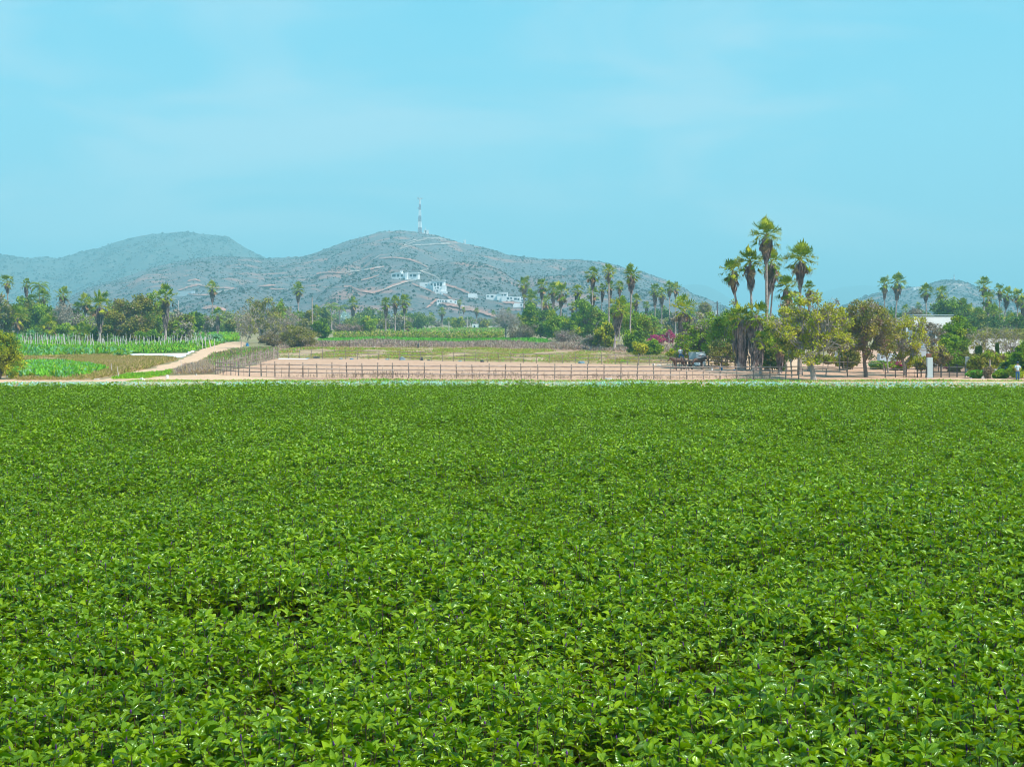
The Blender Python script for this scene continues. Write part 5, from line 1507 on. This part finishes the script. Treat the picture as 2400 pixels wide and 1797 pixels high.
# ------------------------------------------------------------------ buildings
def place(x, base, hillobj=None):
    if hillobj: return hillobj.on(x, base)
    return gp(x, base)
def house(name, x, base, u, blocks, label, cat='house', rz=0.0, hl=None, loc=None, wallmat='wall'):
    if loc is not None:
        loc = loc + Vector((0, 0, 3.5 * u)); blocks = [(q[0], q[1], q[2], q[3] - 8 if q[3] <= 5 and q[0] == 'wall' else q[3], *q[4:]) for q in blocks]
    """blocks: (part, x0, x1, z0, z1, depth, yfront, material, list of windows (x0,x1,z0,z1)) in photo pixels from the anchor"""
    root = empty(name, loc if loc is not None else place(x, base, hl), rz, label, cat)
    for part, x0, x1, z0, z1, dp, yf, mt, wins in blocks:
        w, h = (x1 - x0) * u, (z1 - z0) * u
        b = obj(part, [(*box(((x0 + x1) / 2 * u, yf * u + dp * u / 2, (z0 + z1) / 2 * u), (w, dp * u, h)), 0)], M[mt], root)
        if part == 'wall':
            pr = .35 * max(.25, u * .8)
            b2 = obj('parapet', [(*box(((x0 + x1) / 2 * u, yf * u + dp * u / 2, z1 * u + pr * .35), (w + pr, dp * u + pr, pr * .7)), 0)], M[mt], root)
        for wn in wins:
            a0, a1, c0, c1 = wn[:4]
            if len(wn) > 4:   # right-hand side wall
                fr = obj('window', [(*box((x1 * u + .02, (yf + (a0 + a1) / 2) * u, (c0 + c1) / 2 * u), (.12, (a1 - a0) * u + .2, (c1 - c0) * u + .2)), 0)], M['wall_grey'], root)
                obj('pane', [(*box((x1 * u + .07, (yf + (a0 + a1) / 2) * u, (c0 + c1) / 2 * u), (.1, (a1 - a0) * u, (c1 - c0) * u)), 0)], M['glass'], fr)
            else:
                fr = obj('window', [(*box(((a0 + a1) / 2 * u, yf * u - .02, (c0 + c1) / 2 * u), ((a1 - a0) * u + .2, .12, (c1 - c0) * u + .2)), 0)], M['wall_grey'], root)
                obj('pane', [(*box(((a0 + a1) / 2 * u, yf * u - .07, (c0 + c1) / 2 * u), ((a1 - a0) * u, .1, (c1 - c0) * u)), 0)], M['glass'], fr)
    return root

# white villas on the slope
p = hill.on(948, 655); u = p.y / F
house('villa', 948, 655, u, [
    ('wall', -32, 2, -3, 11, 18, 0, 'wall', [(-30,-22,3,9),(-18,-13,3,9),(-9,-4,3,8)]),
    ('wall', -24, -8, 11.5, 12.6, 18, -2, 'wall', []),
    ('wall', -12, -7, 12.6, 17, 5, 2, 'wall', []),
    ('wall', 2.3, 8, -5, 12, 6, -3, 'wall', []),
    ('wall', 8.3, 32, -2, 10, 15, 3, 'wall', [(12,18,3,8),(20,28,3,8)]),
    ('roof_slab', 6, 34, 10.6, 12.2, 20, 0, 'wall', []),
    ('wall', 4, 30, -8, -3.4, 8, -9, 'wall', [])],
    'uppermost flat-roofed white villa on the hillside with a long terrace roof', rz=-.25, loc=p)
p = hill.on(1016, 686); u = p.y / F
house('villa', 1016, 686, u, [
    ('wall', -36, -12, 4, 21, 22, 16, 'wall', [(-22,-19,14,17)]),
    ('wall', -11.7, -2, 4, 24, 22, 10, 'wall', [(-8,-5,14,18)]),
    ('wall', -1.7, 24, 5, 24, 24, 4, 'wall', [(1,5,12,19),(8,12,13,20),(14,20,12,20),(4,6,6,9),(8,12,6,10)]),
    ('wall', -4, 26, 24.6, 26.4, 26, 2, 'wall', []),
    ('wall', 4, 19, -5, 4.5, 14, -3, 'wall', [(8,11,-1,3)]),
    ('wall', 19.3, 32, -6, 0, 12, -6, 'wall', []),
    ('wall', 19.3, 29, 5, 13, 12, -1, 'wall', [])],
    'large stepped white villa with pillared upper storey in the middle of the slope', rz=-.12, loc=p)
p = hill.on(1046, 713); u = p.y / F
house('house', 1046, 713, u, [
    ('wall', -22, 2, -2, 7, 12, 3, 'wall', [(-20,-17,2,5.5),(-15,-12,2,5.5),(-10,-6,2,5),(-3,0,2,5)]),
    ('wall', 2.3, 15, -3, 8, 13, 0, 'wall', [(10,12,1,6)]),
    ('wall', 15.3, 25, -4, 5, 9, 3, 'wall', [(20,23,0,3)])],
    'low long white house on red earth below the stepped villa', loc=p, rz=.1)
p = hill.on(1107, 698); u = p.y / F
house('house', 1107, 698, u, [('wall', -10, 10, -2, 6.5, 14, 0, 'wall', []), ('wall', 10.3, 13, -3, 3, 8, 0, 'wall', [(10.8,12,-1,1)])],
    'small plain white box building beside the red hill road', loc=p)
p = hill.on(1182, 707); u = p.y / F
house('villa', 1182, 707, u, [
    ('wall', -44, -18, 0, 14, 16, 14, 'wall', [(-42,-38,8,11),(-33,-27,7,11)]),
    ('wall', -17.7, -7, -2, 15, 16, 8, 'wall', []),
    ('wall', -14, 7, 15.5, 17.5, 16, 6, 'wall', []),
    ('wall', -12, 6, 9, 15, 14, 9, 'wall', [(-10,-4,10.5,14),(-2,4,10.5,14)]),
    ('wall', -6.7, 20, -4, 8.5, 18, 0, 'wall', [(6,11,2,6),(14,18,3,6)]),
    ('wall', 20.3, 38, -5, 8, 16, 2, 'wall', [(23,29,1,5),(31,35,0,4)]),
    ('wall', 38.3, 46, -6, 4, 12, 3, 'wall', [(40,44,-2,1)])],
    'wide white villa complex left of the palm grove', loc=p, rz=-.08)
p = hill.on(1218, 719); u = p.y / F
house('house', 1218, 719, u, [('wall', -13, 9, -3, 5, 12, 0, 'wall', [(2,6,-1,3)]), ('wall', -16, -13.3, -3, 2, 8, 0, 'wall', [])],
    'small white house under the wide villa complex', loc=p)
p = hill.on(450, 689); u = p.y / F
house('retaining_wall', 450, 689, u, [('wall', -34, -3, -1, 3, 4, 0, 'tin', []), ('wall', -2.7, 6, -1.5, 3.5, 9, -2, 'wall_grey', [])],
    'grey-blue retaining wall with a white end block on the left slope', 'wall', loc=p)
p = hill.on(1082, 722); u = p.y / F
house('shed', 1082, 722, u, [('wall', -6, 0, -4, 4, 6, 0, 'wall_grey', []), ('wall', .3, 5, -4, 3, 6, 0, 'wall', [])],
    'pale shed on the hill road below the low long house', 'shed', loc=p)
p = hill.on(999, 548); u = p.y / F
house('hut', 999, 548, u, [('wall', -6, -2.8, -1, 5.4, 4, 0, 'wall', [(-4.9,-4.0,1.5,3.2)]), ('door_bay', -2.6, .1, -1, 4.6, 2, 1.0, 'glass', []), ('wall', .4, 5.4, -1, 5.4, 4, 0, 'wall', [])],
    'small white equipment hut beside the transmission tower on the summit', 'hut', loc=p)
p = hill.on(1090, 571); u = p.y / F
house('hut', 1090, 571, u, [('wall', -1.5, 1.5, -1, 5.5, 4, 0, 'wall', [])], 'tiny white hut on the right summit ridge', 'hut', loc=p)
# houses on the plain
house('house', 1120, 771, gy(770) / F, [('wall', -13, 3, 0, 11, 10, 0, 'wall', [(-9,-6,3,8)]), ('wall', 3.3, 14, 0, 5, 10, 0, 'wall', [])], 'little white-roofed shed behind the twin slim palm', 'shed')
house('house', 1132, 763, gy(764) / F, [('wall', -12, 12, 0, 10, 10, 0, 'roof_pale', [(-4,0,2,6)])], 'low pale house among the trees on the plain', 'house')
house('house', 1155, 766, gy(765) / F, [('wall', -12, 14, 0, 6, 10, 0, 'wall', [(2,6,1,4)])], 'flat pale house left of the bare tree', 'house')
house('villa', 2165, 812, gy(812) / F, [
    ('wall', -74, -22, 0, 66, 40, 12, 'wall_grey', [(-60,-50,30,45)]),
    ('wall', -21.5, 71, 40, 70, 50, 4, 'wall', []),
    ('wall', -18, 69, 0, 39.5, 45, 8, 'wall_grey', [(-10,4,16,34),(14,28,16,34),(40,54,18,34)]),
    ('roof_slab', -24, 72, 72.5, 74.5, 54, 2, 'tin', []),
    ('awning_beam', 71.5, 88, 58, 60, 4, 4, 'tin', []),
    ('awning_post', 86, 88, 0, 58, 3, 4, 'tin', [])], 'white flat-roofed two-storey house behind the reddish trees')
house('garden_wall', 2330, 850, gy(850) / F, [
    ('wall', -66, -20, 0, 50, 5, 0, 'wall', []), ('wall', -19.6, 30, 0, 56, 5, -3, 'wall', []), ('wall', 30.4, 100, 0, 54, 5, 0, 'wall', [])],
    'long white garden wall with stepped top at the right', 'wall')
house('house', 2180, 858, gy(858) / F, [
    ('wall', -30, 12, 0, 44, 30, 0, 'wall_grey', []), ('wall', -14, 17, 44.5, 60, 20, 3, 'wall', [(-8,-2,48,55),(4,12,48,56)]), ('wall', 12.4, 34, 0, 32, 20, 5, 'wall_grey', [(18,24,10,18)])],
    'grey-walled house with a white upper band behind the gate pillar')
house('house', 2080, 861, gy(861) / F, [('wall', -18, 26, 0, 30, 24, 0, 'wall_grey', [(10,14,6,11)])], 'pale blue-grey outbuilding behind the salmon-trunked little tree')
house('house', 1985, 838, gy(838) / F, [('wall', -22, 16, 0, 12, 30, 0, 'terra', []) if 'terra' in M else ('wall', -22, 16, 0, 12, 30, 0, 'roof_pale', [(-6,2,2,8)])], 'low sandy hut behind the pale green shrub')
house('house', 1560, 772, gy(775) / F, [('wall', -24, 26, 4, 30, 14, 0, 'wall', [(-16,-8,12,22),(4,12,12,22)])], 'pale house glimpsed between palms behind the bougainvillea')
house('terrace_kerb', 1575, 818, gy(817.5) / F, [('wall', -40, 44, 0, 2.0, 2, 0, 'wall', [])], 'long low white kerb of the garden terrace', 'kerb')

# trailer under the spreading tree
u = gy(862) / F
root = empty('box_trailer', gp(1636, 862), 0, 'white box trailer with a grey-blue front panel under the spreading tree', 'trailer')
obj('body', [(*box((7 * u, 26 * u, 20 * u), (22 * u, 44 * u, 28 * u)), 0)], M['whitepaint'], root)
obj('front_panel', [(*box((-13 * u, 4 * u, 27.5 * u), (17.6 * u, 3 * u, 16.5 * u)), 0)], M['tin'], root)
obj('roof_rail', [(*box((-2 * u, 4 * u, 36.6 * u), (38 * u, 2 * u, .8 * u)), 0)], M['whitepaint'], root)
st = [(x_ * u, 3.6 * u, z_ * u) for x_, z_ in ((1, 27.5), (5, 28.2), (10, 27.6), (14, 26.2), (17.6, 24.2))]
obj('red_stripe', tubes([(st, .5 * u)], 5), M['paint_sign'], root)
for y_ in (12, 38):
    w = obj('wheel', tubes([([(-2 * u, y_ * u, 5 * u), (1 * u, y_ * u, 5 * u)], 5 * u)], 16), M['black'], root)
    obj('rim', tubes([([(-2.3 * u, y_ * u, 5 * u), (-1.9 * u, y_ * u, 5 * u)], 2.6 * u)], 12), M['tin'], w)
obj('leg', tubes([([(-21 * u, 5 * u, 0), (-21 * u, 5 * u, 19.5 * u)], .5 * u)], 6), M['tin'], root)
obj('leg', tubes([([(-6 * u, 5 * u, 0), (-6 * u, 5 * u, 19.5 * u)], .5 * u)], 6), M['tin'], root)

# blue crate and white pot in the pen
def bucket(x, base, w, h, mat_, label, name, cat):
    u = gy(base) / F
    a = w * u / 2; hh = h * u
    V, Q, T_ = tube([(0, 0, 0), (0, 0, hh * .5), (0, 0, hh), (0, 0, hh), (0, 0, hh * .15)], [a * .8, a * .92, a, a * .9, a * .74], 14)
    root = empty(name, gp(x, base), 0, label, cat)
    obj('bowl', [(V, Q, 0), (V, T_, 0)], M[mat_], root)
    obj('handle', tubes([([(math.cos(t) * a, 0, hh + math.sin(t) * a * .7) for t in np.linspace(0, math.pi, 9)], .02)], 5), M['steel'], root)
bucket(1690, 868, 8, 7, 'blue', 'blue bucket standing in the shade of the pen', 'bucket', 'bucket')
bucket(1669, 868, 5, 5, 'plastic', 'white bucket in the pen left of the blue one', 'bucket', 'bucket')
bucket(1721, 870, 5, 4, 'blue', 'small blue pail near the skirted palms', 'bucket', 'bucket')
lump('mailbox', 1557, 856, 1, 1, 'stone', 'x', 'x') if False else None

# gate, pillars, post frame
def pillar(x, base, top, w, label, boxed):
    u = gy(base) / F; h = (base - top) * u
    root = empty('gate_pillar', gp(x, base), 0, label, 'pillar')
    obj('shaft', [(*box((0, w * u / 2, h / 2), (w * u, w * u, h)), 0)], M['pillar'], root)
    obj('plinth', [(*box((0, w * u / 2, .12), (w * u * 1.1, w * u * 1.1, .24)), 0)], M['pillar'], root)
    if boxed:
        b_ = obj('lamp_box', [(*box((-1.2 * u, w * u / 2, h + 4.4 * u), (10 * u, 10 * u, 8.4 * u)), 0)], M['terracotta'], root)
        obj('slat', [(*box((-1.2 * u, w * u / 2 - 5.1 * u, h + q * u), (10.6 * u, .3 * u, .5 * u)), 0) for q in (1.6, 3.4, 5.2, 7.0)], M['wood_dark'], b_)
    else:
        obj('cap', [(*box((0, w * u / 2, h + .6 * u), (w * u * 1.15, w * u * 1.15, 1.2 * u)), 0)], M['pillar'], root)
        obj('slot', [(*box((-1.6 * u, -.05, h - 8 * u), (1.6 * u, .1, 5 * u)), 0)], M['glass'], root)
pillar(2180, 886, 837.5, 12.5, 'tall pale gate pillar with a rust-brown box on top', True)
pillar(2272, 875, 838, 12, 'second, plain pale gate pillar half covered by plants', False)
u = gy(885) / F
a, b = gp(2187, 885), gp(2262, 884)
root = empty('iron_gate', a, 0, 'black wrought-iron gate standing between the two pale pillars', 'gate')
bars = 34
d = b - a
for k in range(bars):
    t = (k + .5) / bars; hgt = (25 + 5 * math.sin(t * math.pi * 2) ** 2) * u
    q = d * t
    obj('bar', tubes([([(q.x, q.y, .05), (q.x, q.y, hgt)], .022)], 5), M['iron'], root)
for z in (.25, 10 * u, 24 * u):
    obj('crossbar', tubes([([tuple(d * t + Vector((0, .01, z))) for t in (0, .5, 1)], .035)], 6), M['iron'], root)
for t in (0, .25, .5, .75, 1):
    obj('frame_post', tubes([([tuple(d * t + Vector((0, .02, 0))), tuple(d * t + Vector((0, .02, 31 * u)))], .06)], 6), M['iron'], root)
u = gy(887) / F
root = empty('timber_frame', gp(2330, 886.5), 0, 'bare timber frame with a slanting white brace left of the blue flowers', 'frame')
for n_, p0, p1, r in (('post', (-10, 0), (-10.5, 45), .09), ('post', (1, 0), (1, 23), .07), ('beam', (-10, 22), (7, 22), .06), ('brace', (2, 21), (15, 8), .06)):
    obj(n_, irr((p0[0] * u, 0, p0[1] * u), (p1[0] * u, 0, p1[1] * u), r, r * .9, .01, 4), M['wood' if n_ != 'brace' else 'whitepaint'], root)

# ------------------------------------------------------------------ masts
def mast(p, h, w0, w1, label, nsec, head=True, hl=None, thick=.28):
    root = empty('lattice_tower', p, 0, label, 'tower')
    secs = nsec
    for s_ in range(secs):
        z0, z1 = h * s_ / secs, h * (s_ + 1) / secs
        if s_ == secs - 1: z1 = h
        seg = []
        for k in range(4):
            t0, t1 = z0 + (z1 - z0) * k / 4, z0 + (z1 - z0) * (k + 1) / 4
            a0 = w0 + (w1 - w0) * t0 / h; a1 = w0 + (w1 - w0) * t1 / h
            C0 = [(-a0, -a0), (a0, -a0), (a0, a0), (-a0, a0)]; C1 = [(-a1, -a1), (a1, -a1), (a1, a1), (-a1, a1)]
            for q in range(4):
                seg.append(([(*C0[q], t0), (*C1[q], t1)], thick))
                seg.append(([(*C0[q], t0), (*C1[(q + 1) % 4], t1)], thick * .6))
                seg.append(([(*C0[(q + 1) % 4], t0), (*C1[q], t1)], thick * .6))
                seg.append(([(*C1[q], t1), (*C1[(q + 1) % 4], t1)], thick * .5))
        obj('mast_section', tubes(seg, 4), M['mastgrey' if s_ % 2 == 0 else 'whitepaint'], root)
    if head:
        ring = []
        for k in range(3):
            a_ = k * 2.094 + .5; c, s = math.cos(a_), math.sin(a_)
            ring.append(([(0, 0, h - 3), (c * 3.6, s * 3.6, h - .5)], .3))
        ring.append(([(math.cos(t) * 3.4, math.sin(t) * 3.4, h - .5) for t in np.linspace(0, 6.283, 10)], .25))
        ring.append(([(0, 0, h - 6), (0, 0, h + 5)], .2))
        obj('antenna_platform', tubes(ring, 5), M['steel'], root)
        for k in range(6):
            a_ = k * 1.047; obj('antenna', [(*box((math.cos(a_) * 3.9, math.sin(a_) * 3.9, h), (.8, .8, 3.2), a_), 0)], M['steel'], root)
        obj('dish_antenna', tubes([([(-w0 * .8, -.9, h * .72), (-w0 * .8, -1.5, h * .72)], 1.4)], 12), M['steel'], root)
    else:
        obj('whip_antenna', tubes([([(0, 0, h), (0, 0, h * 1.3)], thick * .6)], 5), M['steel'], root)
    return root
M['mastgrey'] = solid('mast_faded_red', [(.22,.20,.26),(.32,.24,.28)], .3, .7, 0, spec=.2)
p = hill.on(984, 545); u = p.y / F
mast(p + Vector((0, 0, -2)), 83 * u, 4.1 * u, 1.1 * u, 'tall lattice transmission tower with banded sections on the hill summit', 6, thick=.42)
p = hill.on(997, 547); u = p.y / F
mast(p, 13 * u, .5 * u, .3 * u, 'thin short antenna mast above the summit hut', 2, False, thick=.15)
p = hill.on(1087, 570); u = p.y / F
mast(p, 8 * u, .5 * u, .3 * u, 'little antenna mast on the right summit ridge', 2, False, thick=.15)
p = hill_r.on(2236, 658.5); u = p.y / F
mast(p, 15 * u, 1.1 * u, .3 * u, 'distant antenna mast on the right knoll', 3, False, thick=.3)
p = hill_r.on(2230, 658.5); u = p.y / F
mast(p, 6 * u, .8 * u, .4 * u, 'short distant antenna left of the knoll mast', 2, False, thick=.3)
p = hill_r.on(2155, 678); u = p.y / F
house('house', 2155, 678, u, [('wall', -6, 5, -2, 2.6, 8, 0, 'roof_pale', []), ('wall', -14, -7, -2, 1.6, 8, 0, 'wall', [])], 'tiny pale house on the left shoulder of the right knoll', loc=p)
p = hill_r.on(2336, 690); u = p.y / F
house('house', 2336, 690, u, [('wall', -5, 6, -1, 3, 8, 0, 'wall', [])], 'tiny white house on the right shoulder of the right knoll', loc=p)

# ------------------------------------------------------------------ people and horses
def skin(name, verts, edges, radii, mat_, parent, sub=2):
    me = bpy.data.meshes.new(name)
    me.from_pydata(verts, edges, []); me.materials.append(mat_)
    o_ = bpy.data.objects.new(name, me); COL.objects.link(o_); o_.parent = parent
    md = o_.modifiers.new('skin', 'SKIN')
    if not me.skin_vertices: pass
    for i_, r in enumerate(radii):
        me.skin_vertices[0].data[i_].radius = r if isinstance(r, tuple) else (r, r)
    me.skin_vertices[0].data[0].use_root = True
    s_ = o_.modifiers.new('sub', 'SUBSURF'); s_.levels = sub; s_.render_levels = sub
    return o_
def person(loc, rz, label, top, legs, cap='cap', seated=False):
    root = empty('person', loc, rz, label, 'person')
    v = [(0,0,.95),(0,0,1.12),(0,0,1.32),(0,0,1.47),(0,-.01,1.55),(0,-.03,1.66),(0,-.02,1.75)]
    r = [(.15,.11),(.13,.10),(.17,.115),(.10,.075),.055,(.075,.095),(.06,.075)]
    e = [(0,1),(1,2),(2,3),(3,4),(4,5),(5,6)]
    def chain(start, pts_, rs_):
        p_ = start
        for q, rr in zip(pts_, rs_): v.append(q); r.append(rr); e.append((p_, len(v) - 1)); p_ = len(v) - 1
        return p_
    for s in (-1, 1):
        if seated: chain(0, [(s*.11,-.02,.9),(s*.24,-.30,.72),(s*.27,-.26,.32),(s*.27,-.38,.27)], [.085,.075,.05,.035])
        else: chain(0, [(s*.10,0,.88),(s*.11,.02 * s,.49),(s*.11,.03 + .02 * s,.10),(s*.12,-.12 + .02 * s,.045)], [.088,.062,.042,.032])
        h = chain(3, [(s*.19,0,1.42),(s*.25,.02,1.14),(s*.20,-.18,.98),(s*.17,-.26,.96)], [.055,.042,.032,(.018,.034)])
        w = v[h]
        for k in range(4):
            x_ = w[0] + (k - 1.5) * .018 * s
            L_ = (.065,.078,.072,.058)[k]
            chain(h, [(x_, w[1] - L_ * .55, w[2] - .012), (x_ - s * .004, w[1] - L_, w[2] - .04)], [.009,.007])
        chain(h, [(w[0] - s * .035, w[1] - .005, w[2] - .01), (w[0] - s * .045, w[1] - .04, w[2] - .02)], [.010,.008])
    skin('body', v, e, r, M['skin'], root)
    # shirt with sleeves, trousers
    vs = [(0,0,.93),(0,0,1.12),(0,0,1.33),(0,0,1.47),(-.20,0,1.41),(-.245,.015,1.20),(.20,0,1.41),(.245,.015,1.20)]
    skin('shirt', vs, [(0,1),(1,2),(2,3),(3,4),(4,5),(3,6),(6,7)], [(.175,.13),(.155,.12),(.195,.135),(.10,.08),.07,.06,.07,.06], M[top], root)
    vt, et, rt_ = [(0,0,.97),(0,0,.90)], [(0,1)], [(.165,.125),(.165,.125)]
    for s in (-1, 1):
        pts_ = [(s*.24,-.30,.72),(s*.27,-.27,.36)] if seated else [(s*.105,0,.80),(s*.11,.02 * s,.48),(s*.11,.03 + .02 * s,.09)]
        rr = [.095,.07] if seated else [.105,.08,.07]
        p_ = 1
        for q, w in zip(pts_, rr): vt.append(q); rt_.append(w); et.append((p_, len(vt) - 1)); p_ = len(vt) - 1
    skin('trousers', vt, et, rt_, M[legs], root)
    # face: nose and ears, hair, cap, shoes
    obj('hair', [(*kite_ball((0, .012, 1.735), (.088, .10, .085)), 0)], M['hair'], root, smooth=True)
    c = obj('cap', [(*kite_ball((0, -.01, 1.79), (.098, .112, .062)), 0), (*box((0, -.13, 1.775), (.13, .10, .012)), 0)], M[cap], root)
    for s in (-1, 1):
        fx = (s*.27,-.34,.25) if seated else (s*.12,-.04 + .02 * s,.045)
        obj('shoe', [(*kite_ball(fx, (.05, .14, .05)), 0)], M['hair'], root, smooth=True)
    return root
def kite_ball(c, s, n1=8, n2=12):
    V = [(c[0] + s[0] * math.cos(p_) * math.cos(t), c[1] + s[1] * math.cos(p_) * math.sin(t), c[2] + s[2] * math.sin(p_)) for p_ in np.linspace(-1.5, 1.5, n1) for t in np.arange(n2) * 6.2832 / n2]
    i = np.arange(n1 - 1)[:, None] * n2; j = np.arange(n2)[None]
    return np.array(V), np.stack([i + j, i + (j + 1) % n2, i + n2 + (j + 1) % n2, i + n2 + j], -1).reshape(-1, 4)
person(gp(2385, 892), R(170), 'person in pale shirt, blue jeans and cap standing with back turned at the right roadside', 'shirt', 'jeans')
def horse(loc, rz, label, s=1.0):
    root = empty('horse', loc, rz, label, 'horse'); root.scale = (s * .9,) * 3
    v = [(0,0,1.22),(-.45,0,1.20),(-.78,0,1.26),(.42,0,1.22),(.72,0,1.32),(1.02,0,1.42),(1.22,0,1.50),(1.42,0,1.30),(1.60,0,1.02)]
    e = [(0,1),(1,2),(0,3),(3,4),(4,5),(5,6),(6,7),(7,8)]
    r = [(.27,.30),(.26,.28),(.24,.25),(.28,.33),(.20,.26),(.12,.18),(.09,.12),(.085,.11),(.06,.07)]
    def ch(start, pts_, rs_):
        p_ = start
        for q, rr in zip(pts_, rs_): v.append(q); r.append(rr); e.append((p_, len(v) - 1)); p_ = len(v) - 1
    for y in (-.17, .17):
        ch(2, [(-.70,y,.98),(-.58,y,.76),(-.82,y,.50),(-.76,y,.16),(-.70,y,.05)], [.15,.10,.06,.042,.055])
        ch(4, [(.60,y,.95),(.60,y,.52),(.58,y,.16),(.63,y,.05)], [.12,.065,.042,.055])
        ch(6, [(1.22,y*.35,1.66)], [.025])
    skin('body', v, e, r, M['horse'], root)
    # mane and tail as hanging strands
    n_ = 90; t = rng.random(n_); O = np.stack([.76 + .42 * t, rng.normal(size=n_) * .03, 1.50 + .08 * t], 1)
    V, Fc = kites(O, np.stack([-.3 * np.ones(n_), rng.normal(size=n_) * .5, -np.ones(n_)], 1), rand_dirs(n_), .26, .05)
    obj('mane', [(V, Fc, 0)], M['hair'], root)
    O = np.stack([-.98 + rng.normal(size=n_) * .03, rng.normal(size=n_) * .04, 1.25 - .2 * t], 1)
    V, Fc = kites(O, np.stack([-.12 * np.ones(n_), rng.normal(size=n_) * .08, -np.ones(n_)], 1), rand_dirs(n_), .75, .06)
    obj('tail', [(V, Fc, 0)], M['hair'], root)
    for y in (-.17, .17):
        for x_ in (-.70, .63): obj('hoof', tubes([([(x_, y, 0), (x_, y, .08)], [.07, .055])], 8), M['black'], root)
    return root
horse(gp(1591, 866), R(200), 'dark horse in the tall pen panel with a person seated behind it')
horse(gp(1634, 866), R(15), 'dark horse in front of the white trailer behind the rails')
person(gp(1595.5, 862) + Vector((0, .25, .72)), R(10), 'person in white shirt and dark cap sitting up on the left dark horse', 'shirtw', 'jeans', 'hair', True)

# ------------------------------------------------------------------ haze
mh, n = newmat('haze_air')
o = n.nodes.new('ShaderNodeOutputMaterial'); pv = n.nodes.new('ShaderNodeVolumePrincipled')
pv.inputs['Color'].default_value = (.45, .91, 1.0, 1)
pv.inputs['Density'].default_value = 0.00031
pv.inputs['Anisotropy'].default_value = 0.0
n.links.new(pv.outputs[0], o.inputs['Volume'])
hz = obj('haze', [(*box((0, 4600, 132), (10400, 10200, 268)), 0)], mh)
tag(hz, kind='stuff', label='pale blue haze filling the air over the plain and hills', cat='haze')
